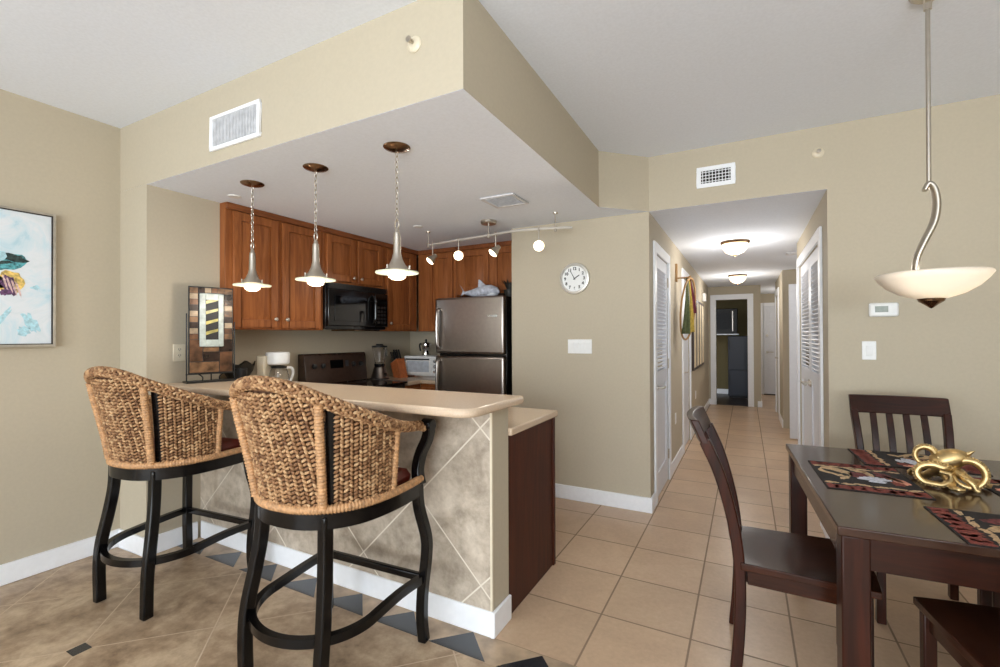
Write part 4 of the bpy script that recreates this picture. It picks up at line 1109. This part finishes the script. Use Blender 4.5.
def hand(a, L, w):
    a = PI/2-a; d = Vector((math.cos(a), 0, math.sin(a)))
    MB().bar([d*-.012+Vector((0, -.0155, 0)), d*L*.5+Vector((0, -.0155, 0)), d*L+Vector((0, -.0155, 0))], w, .0016, (-d.z, 0, d.x)).build('hand', 'black_matte', ck)
hand(math.radians(57), .05, .007); hand(math.radians(-29), .075, .005)
def rocker_plate(label, loc, n, w, h=.118, name='light_switch', side=None):
    t = thing(name, label, 'light switch', loc)
    p = MB().box((-w/2, -.006, -h/2), (w/2, 0, h/2)).build('plate', 'plastic', t, .003)
    for k in range(n):
        x = (k-(n-1)/2)*.046
        MB().add([(x-.0165,-.006,-.033),(x+.0165,-.006,-.033),(x+.0165,-.006,.033),(x-.0165,-.006,.033),(x-.0165,-.008,-.033),(x+.0165,-.008,-.033),(x+.0165,-.0125,.033),(x-.0165,-.0125,.033)],
                 [(0,1,2,3),(4,5,6,7),(0,4,5,1),(1,5,6,2),(2,6,7,3),(3,7,4,0)]).build('rocker', 'plastic', t, .001)
    return t
rocker_plate('wide white switch plate with several rockers under the wall clock', (-1.213, YW, 1.275), 4, .205)
rocker_plate('single white light switch below the thermostat', (.688, YW, 1.262), 1, .073)
th = thing('thermostat', 'white wall thermostat with grey display', 'thermostat', (.76, YW, 1.518))
MB().box((-.074, -.026, -.044), (.074, 0, .044)).build('housing', 'plastic', th, .014, 4)
MB().box((-.045, -.0275, -.016), (.02, -.0262, .022)).build('display', 'screen', th)
for z in (.014, -.012): MB().box((.038, -.029, z-.008), (.058, -.0262, z+.008)).build('button', 'plastic', th, .002)
ol = thing('wall_outlet', 'almond wall outlet beside the art panel over the bar', 'outlet', (XS, 1.697, 1.262))
MB().box((0, -.038, -.056), (.006, .038, .056)).build('plate', 'almond', ol, .003)
for z in (-.02, .02):
    e = MB().lathe([(.016, 0), (.016, .003), (0, .003)], (.006, 0, z), 16, 'x').build('socket', 'almond', ol)
    sl = MB()
    for y in (-.006, .006): sl.box((.0088, y-.0015, z-.001), (.0096, y+.0015, z+.008))
    sl.box((.0088, -.002, z-.009), (.0096, .002, z-.005)); sl.build('slots', 'black_matte', e)
for y, z, lab in ((5.12, .50, 'white outlet low on the left hall wall between the two doors'), (7.3, .50, 'white outlet low on the left hall wall under the picture frames')):
    o2 = thing('wall_outlet', lab, 'outlet', (-.655, y, z)); MB().box((0, -.037, -.057), (.006, .037, .057)).build('plate', 'plastic', o2, .002)
    for q in (-.02, .02): MB().lathe([(.016, 0), (.016, .002), (0, .002)], (.006, 0, q), 14, 'x').build('socket', 'plastic', o2)
# air grilles
vg = thing('air_vent', 'white return air grille with vertical slats on the soffit', 'vent', (-2.395, YS, 2.482))
w, h = .215, .095
f = MB(); f.box((-w, -.014, h-.02), (w, 0, h)); f.box((-w, -.014, -h), (w, 0, -h+.02)); f.box((-w, -.014, -h+.02), (-w+.022, 0, h-.02)); f.box((w-.022, -.014, -h+.02), (w, 0, h-.02)); f.build('frame', 'trim', vg, .003)
MB().box((-w+.02, -.003, -h+.018), (w-.02, -.001, h-.018)).build('backing', 'vent_grey', vg)
sl = MB()
for k in range(30):
    x = -w+.03+k*.01276; sl.box((x-.0015, -.012, -h+.02), (x+.0015, -.003, h-.02), Matrix.Rotation(.5, 3, 'Z'))
sl.build('slats', 'vent_grey', vg)
vt = thing('air_vent', 'white supply vent with dark grid above the hall opening', 'vent', (-.186, YW, 2.517))
w, h = .127, .076
f = MB(); f.box((-w, -.01, h-.03), (w, 0, h)); f.box((-w, -.01, -h), (w, 0, -h+.03)); f.box((-w, -.01, -h+.03), (-w+.03, 0, h-.03)); f.box((w-.03, -.01, -h+.03), (w, 0, h-.03)); f.build('frame', 'trim', vt, .003)
MB().box((-w+.028, -.002, -h+.028), (w-.028, -.0005, h-.028)).build('backing', 'vent_dark', vt)
g = MB()
for k in range(9): x = -w+.03+(k+.5)*.0216; g.box((x-.0022, -.008, -h+.03), (x+.0022, -.003, h-.03))
for k in range(4): z = -h+.03+(k+.5)*.023; g.box((-w+.03, -.009, z-.002), (w-.03, -.004, z+.002))
g.build('grid', 'trim', vt)
vc = thing('air_vent', 'square white ceiling vent before the track light', 'vent', (-1.495, 2.89, ZK))
w = .13
f = MB(); f.box((-w, -w, -.01), (w, -w+.025, 0)); f.box((-w, w-.025, -.01), (w, w, 0)); f.box((-w, -w+.025, -.01), (-w+.025, w-.025, 0)); f.box((w-.025, -w+.025, -.01), (w, w-.025, 0)); f.build('frame', 'vent_grey', vc, .003)
sl = MB()
for k in range(9): y = -w+.036+k*.0235; sl.box((-w+.025, y-.009, -.007), (w-.025, y+.009, -.005), Matrix.Rotation(.5, 3, 'X'))
sl.build('slats', 'vent_grey', vc); MB().box((-w+.024, -w+.024, -.002), (w-.024, w-.024, -.0005)).build('backing', 'vent_grey', vc)
vh = thing('air_vent', 'grey ceiling vent in the hall above the open door leaf', 'vent', (.62, 6.35, ZK))
MB().box((-.2, -.08, -.012), (.2, .08, 0)).build('frame', 'vent_grey', vh, .003)
sl = MB()
for k in range(5): y = -.056+k*.028; sl.box((-.18, y-.008, -.016), (.18, y+.008, -.012))
sl.build('slats', 'vent_grey', vh)
# sprinklers and ceiling caps
def sprinkler(label, loc, rot):
    t = thing('fire_sprinkler', label, 'sprinkler', loc); t.rotation_euler = rot
    MB().lathe([(.034, 0), (.034, .004), (.026, .012), (.02, .014), (0, .014)], n=24).build('escutcheon', 'almond', t)
    mb = MB(); mb.tube([(0, 0, .014), (0, 0, .036)], .006, 10)
    for s_ in (1, -1): mb.tube([(s_*.007, 0, .018), (s_*.011, 0, .03), (s_*.004, 0, .042)], .0025, 6)
    mb.lathe([(.013, .042), (.013, .044), (0, .045)], n=14); mb.build('nozzle', 'nickel', t)
sprinkler('white sidewall fire sprinkler on the soffit right of the return grille', (-1.195, YS, 2.562), (PI/2, 0, 0))
sprinkler('white sidewall fire sprinkler above the right end of the hall opening', (.43, YW, 2.567), (PI/2, 0, 0))
for (x, y), lab in (((-2.513, 3.213), 'white concealed sprinkler cap on the kitchen ceiling near the track light'), ((-3.06, 1.92), 'white concealed sprinkler cap on the kitchen ceiling near the wall stub')):
    tag(MB().lathe([(0, -.007), (.036, -.006), (.04, 0), (0, 0)], n=24).build('sprinkler_cap', 'plastic', loc=(x, y, ZK)), lab, 'sprinkler')

# ------------------------------------------------------------------ framed canvas on the left wall
def water_mat():
    m = NT('pale_watercolour_canvas'); setb(m, .8, 0, .2)
    n1 = m.n('ShaderNodeTexNoise', Scale=3.2, Detail=6, Roughness=.65, Distortion=1.2); m.l(m.coords(loc=(3, 2, 1)), n1.inputs['Vector'])
    m.l(m.ramp(n1.outputs[0], [(.3, (150, 200, 216)), (.42, (206, 224, 232)), (.55, (226, 230, 234)), (.7, (212, 222, 226))]), m.b.inputs['Base Color'])
    return m.m
M['watercolour'] = water_mat()
for k, c, v in (('paint_teal', (84, 150, 156), .35), ('paint_dark', (44, 58, 56), .5), ('paint_gold', (196, 168, 96), .3), ('paint_plum', (92, 62, 92), .4), ('paint_blush', (206, 176, 170), .2), ('paint_aqua', (176, 214, 224), .1)):
    M[k] = plain(k, c, .8, var=v, scale=70)
M['frame_silver'] = plain('pale_silver_frame', (176, 168, 154), .45, .4); M['frame_dark'] = plain('dark_frame_lip', (44, 38, 34), .5)
pc = thing('framed_canvas', 'framed pale blue watercolour canvas on the left wall', 'painting', (XL, .74, 1.70))
hw, hh = .435, .388
fm = MB()
for (a, b) in (((.0, -hw, hh-.012), (.045, hw, hh)), ((.0, -hw, -hh), (.045, hw, -hh+.012)), ((0, -hw, -hh+.012), (.045, -hw+.012, hh-.012)), ((0, hw-.012, -hh+.012), (.045, hw, hh-.012))): fm.box(a, b)
fm.build('frame', 'frame_silver', pc, .001)
fi = MB(); q = .012
for (a, b) in (((.0, -hw+q, hh-q-.006), (.041, hw-q, hh-q)), ((.0, -hw+q, -hh+q), (.041, hw-q, -hh+q+.006)), ((0, -hw+q, -hh+q), (.041, -hw+q+.006, hh-q)), ((0, hw-q-.006, -hh+q), (.041, hw-q, hh-q))): fi.box(a, b)
fi.build('inner_lip', 'frame_dark', pc)
cv = MB().box((.005, -hw+q+.006, -hh+q+.006), (.034, hw-q-.006, hh-q-.006)).build('canvas', 'watercolour', pc)
art = MB(); r2 = random.Random(11)
def daub(k, y, z, ry, rz, rot=0, n=20, jag=.12, lift=0):
    art.mat(k); pts = []
    for i in range(n):
        a = 2*PI*i/n; s_ = 1+r2.uniform(-jag, jag); u, v = ry*s_*math.cos(a), rz*s_*math.sin(a)
        pts.append((y+u*math.cos(rot)-v*math.sin(rot), z+u*math.sin(rot)+v*math.cos(rot)))
    vs = [(.0342, p, w_) for p, w_ in pts]+[(.0346+lift, p, w_) for p, w_ in pts]
    art.add(vs, [tuple(range(n)), tuple(range(2*n-1, n-1, -1))]+[(i, (i+1) % n, n+(i+1) % n, n+i) for i in range(n)])
daub(0, .215, .08, .10, .045, .25); daub(1, .235, .115, .085, .022, -.1, jag=.3, lift=.0003); daub(1, .19, .07, .07, .012, .3, jag=.35, lift=.0004); daub(5, .18, .10, .06, .03, .4, lift=.0005)
daub(2, .245, -.03, .055, .065, 0); daub(3, .24, -.045, .03, .05, .3, jag=.3, lift=.0003)
for i in range(4): daub(4, .225+.018*i, -.03-.012*i, .005, .042, .25, jag=.2, lift=.0006)
daub(3, .225, -.085, .022, .018, 0, jag=.35, lift=.0005)
daub(0, .12, .0, .12, .05, -.4); daub(1, .05, .03, .09, .03, .2, jag=.3, lift=.0003); daub(2, .0, -.02, .07, .04, .5, lift=.0004)
for y, z, a_, b_, ro in ((.33, -.25, .022, .06, .5), (.1, -.2, .03, .09, -.3), (.17, -.16, .018, .05, .6), (.22, -.22, .012, .05, -.5), (.35, -.05, .02, .012, 0), (.3, -.3, .03, .03, 0), (-.1, -.15, .03, .1, .3)): daub(5, y, z, a_, b_, ro, jag=.35)
art.build('painted_shapes', ['paint_teal', 'paint_dark', 'paint_gold', 'paint_plum', 'paint_blush', 'paint_aqua'], cv, smooth=False)

# ------------------------------------------------------------------ things along the hall
M['towel_green'] = plain('dark_green_cloth', (74, 80, 46), .9, var=.2, scale=40); M['towel_yellow'] = plain('yellow_cloth', (176, 150, 66), .9, var=.12, scale=40); M['towel_red'] = plain('burgundy_cloth', (96, 34, 44), .9, var=.2, scale=40)
M['light_wood'] = wood('pale_bent_wood', (150, 112, 70), (186, 148, 100), .5)
WR = Matrix.Translation((.03, 0, 0)) @ Matrix.Rotation(-.30, 4, 'Z')
wh = thing('wall_hanging', 'bent wood hoop with green yellow and burgundy cloth hanging on left hall wall', 'wall hanging', (-.655, 5.2, 1.70))
hp = MB(); hp.tube([(.05+.03*math.sin(2*PI*i/32), .17*math.cos(2*PI*i/32), -.06+.32*math.sin(2*PI*i/32)) for i in range(32)], .010, 8, closed=True); hp.xf(WR @ Matrix.Translation((0, 0, 0))); hp.xf(Matrix.Translation((.045, 0, 0))); hp.build('hoop', 'light_wood', wh)
hkm = MB(); hkm.tube([(0, 0, .27), (.12, 0, .27), (.15, 0, .285)], .009, 8); hkm.box((.0, -.03, .23), (.02, .03, .42)); hkm.build('wall_peg', 'light_wood', wh)
def drape(k, y0, y1, z0, z1, top, name):
    mb = MB(); n = 16; m = 10; vs = []
    for off in (0, .008):
        for j in range(m+1):
            v = j/m
            for i in range(n+1):
                u = i/n; w_ = .35+.65*v
                y = (y0+y1)/2+(y1-y0)*(u-.5)*w_; z = z1+(z0-z1)*v
                vs.append((.075+.018*math.sin(u*9)*v+.03*v*(1-v)+off, y*(.4+.6*v), z))
    K = (n+1)*(m+1); fs = []
    for j in range(m):
        for i in range(n): a = j*(n+1)+i; fs += [(a, a+1, a+n+2, a+n+1), (K+a+n+1, K+a+n+2, K+a+1, K+a)]
    for i in range(n): fs += [(i, K+i, K+i+1, i+1), (m*(n+1)+i+1, K+m*(n+1)+i+1, K+m*(n+1)+i, m*(n+1)+i)]
    for j in range(m): a = j*(n+1); fs += [(a+n+1, K+a+n+1, K+a, a), (a+n, K+a+n, K+a+2*n+1, a+2*n+1)]
    return mb.add(vs, fs).xf(Matrix.Translation((.02, 0, 0)) @ WR).build(name, k, wh)
drape('towel_green', -.16, .02, -.32, .26, 0, 'green_cloth'); drape('towel_yellow', .02, .12, -.30, .26, 0, 'yellow_cloth'); drape('towel_red', .08, .18, -.10, .27, 0, 'burgundy_cloth')
M['cream_mat'] = plain('cream_art_print', (232, 216, 186), .7, var=.08, scale=14); M['dark_frame'] = plain('dark_brown_picture_frame', (58, 40, 28), .4)
for k, (y, lab) in enumerate(((6.98, 'nearest'), (7.42, 'second'), (7.86, 'third'), (8.30, 'farthest'))):
    t = thing('picture_frame', '%s of the four tall dark picture frames on the left hall wall' % lab, 'picture', (-.655, y, 1.38), 0, 'tall frames along the hall')
    f = MB(); a, b = .19, .50
    f.box((0, -a, b-.035), (.03, a, b)); f.box((0, -a, -b), (.03, a, -b+.035)); f.box((0, -a, -b+.035), (.03, -a+.035, b-.035)); f.box((0, a-.035, -b+.035), (.03, a, b-.035)); f.build('frame', 'dark_frame', t, .003)
    MB().box((.002, -a+.034, -b+.034), (.0295, a-.034, b-.034)).build('print', 'cream_mat', t)
dc = thing('door_chime', 'small white chime box high on the left hall wall', 'chime', (-.655, 8.72, 2.02)); MB().box((0, -.1, -.07), (.05, .1, .07)).build('cover', 'plastic', dc, .008)
gr = MB()
for k in range(5): gr.box((.05, -.07, -.04+k*.02), (.052, .07, -.032+k*.02))
gr.build('grille', 'almond', dc)
# dim room
ca_ = thing('tall_cabinet', 'dark blue tall cabinet in the dim room beyond the doorway', 'cabinet', (-.35, 11.3, .005))
MB().box((0, .02, .04), (.46, .6, 1.345)).build('body', 'navy', ca_, .006)
for z0, z1 in ((.05, .60), (.615, 1.34)):
    d = MB().box((.005, 0, z0), (.455, .019, z1)).build('door', 'navy', ca_, .006); MB().tube([(.03, 0, z1-.08), (.03, -.03, z1-.08), (.03, -.03, z1-.3), (.03, 0, z1-.3)], .007, 8).build('handle', 'black_matte', d)
MB().box((.03, .05, 0), (.43, .58, .04)).build('plinth', 'black_matte', ca_)
sf = thing('wall_shelf', 'narrow white shelf under the television in the dim room', 'shelf', (-.50, 11.4, 1.375)); MB().box((-.28, 0, 0), (.36, .6, .025)).build('board', 'trim', sf, .003)
for x in (-.2, -.1): MB().add([(x-.01,.56,0),(x+.01,.56,0),(x+.01,.6,0),(x-.01,.6,0),(x-.01,.58,-.02),(x+.01,.58,-.02),(x+.01,.6,-.02),(x-.01,.6,-.02),(x-.01,.1,0),(x+.01,.1,0)], [(0,8,9,1),(8,4,5,9),(0,4,8),(1,9,5),(4,7,6,5),(0,3,7,4),(1,5,6,2),(3,2,6,7)]).build('bracket', 'black_iron', sf)
tv = thing('television', 'black boxy television on the shelf in the dim room', 'television', (-.45, 11.42, 1.401))
MB().add([(-.27,.1,.0),(.27,.1,.0),(.27,.1,.52),(-.27,.1,.52),(-.19,.5,.05),(.19,.5,.05),(.19,.5,.42),(-.19,.5,.42)], [(0,1,2,3),(7,6,5,4),(0,4,5,1),(1,5,6,2),(2,6,7,3),(3,7,4,0)]).build('back', 'black_matte', tv, .01)
fr_ = MB().box((-.29, 0, 0), (.29, .1, .56)).build('front', 'black_matte', tv, .012)
MB().box((-.22, -.004, .10), (.16, 0, .46)).build('screen', 'grey_glass', fr_, .01); MB().box((.185, -.006, .06), (.20, 0, .5)).build('trim_strip', 'steel', fr_)
bpy.context.view_layer.update()
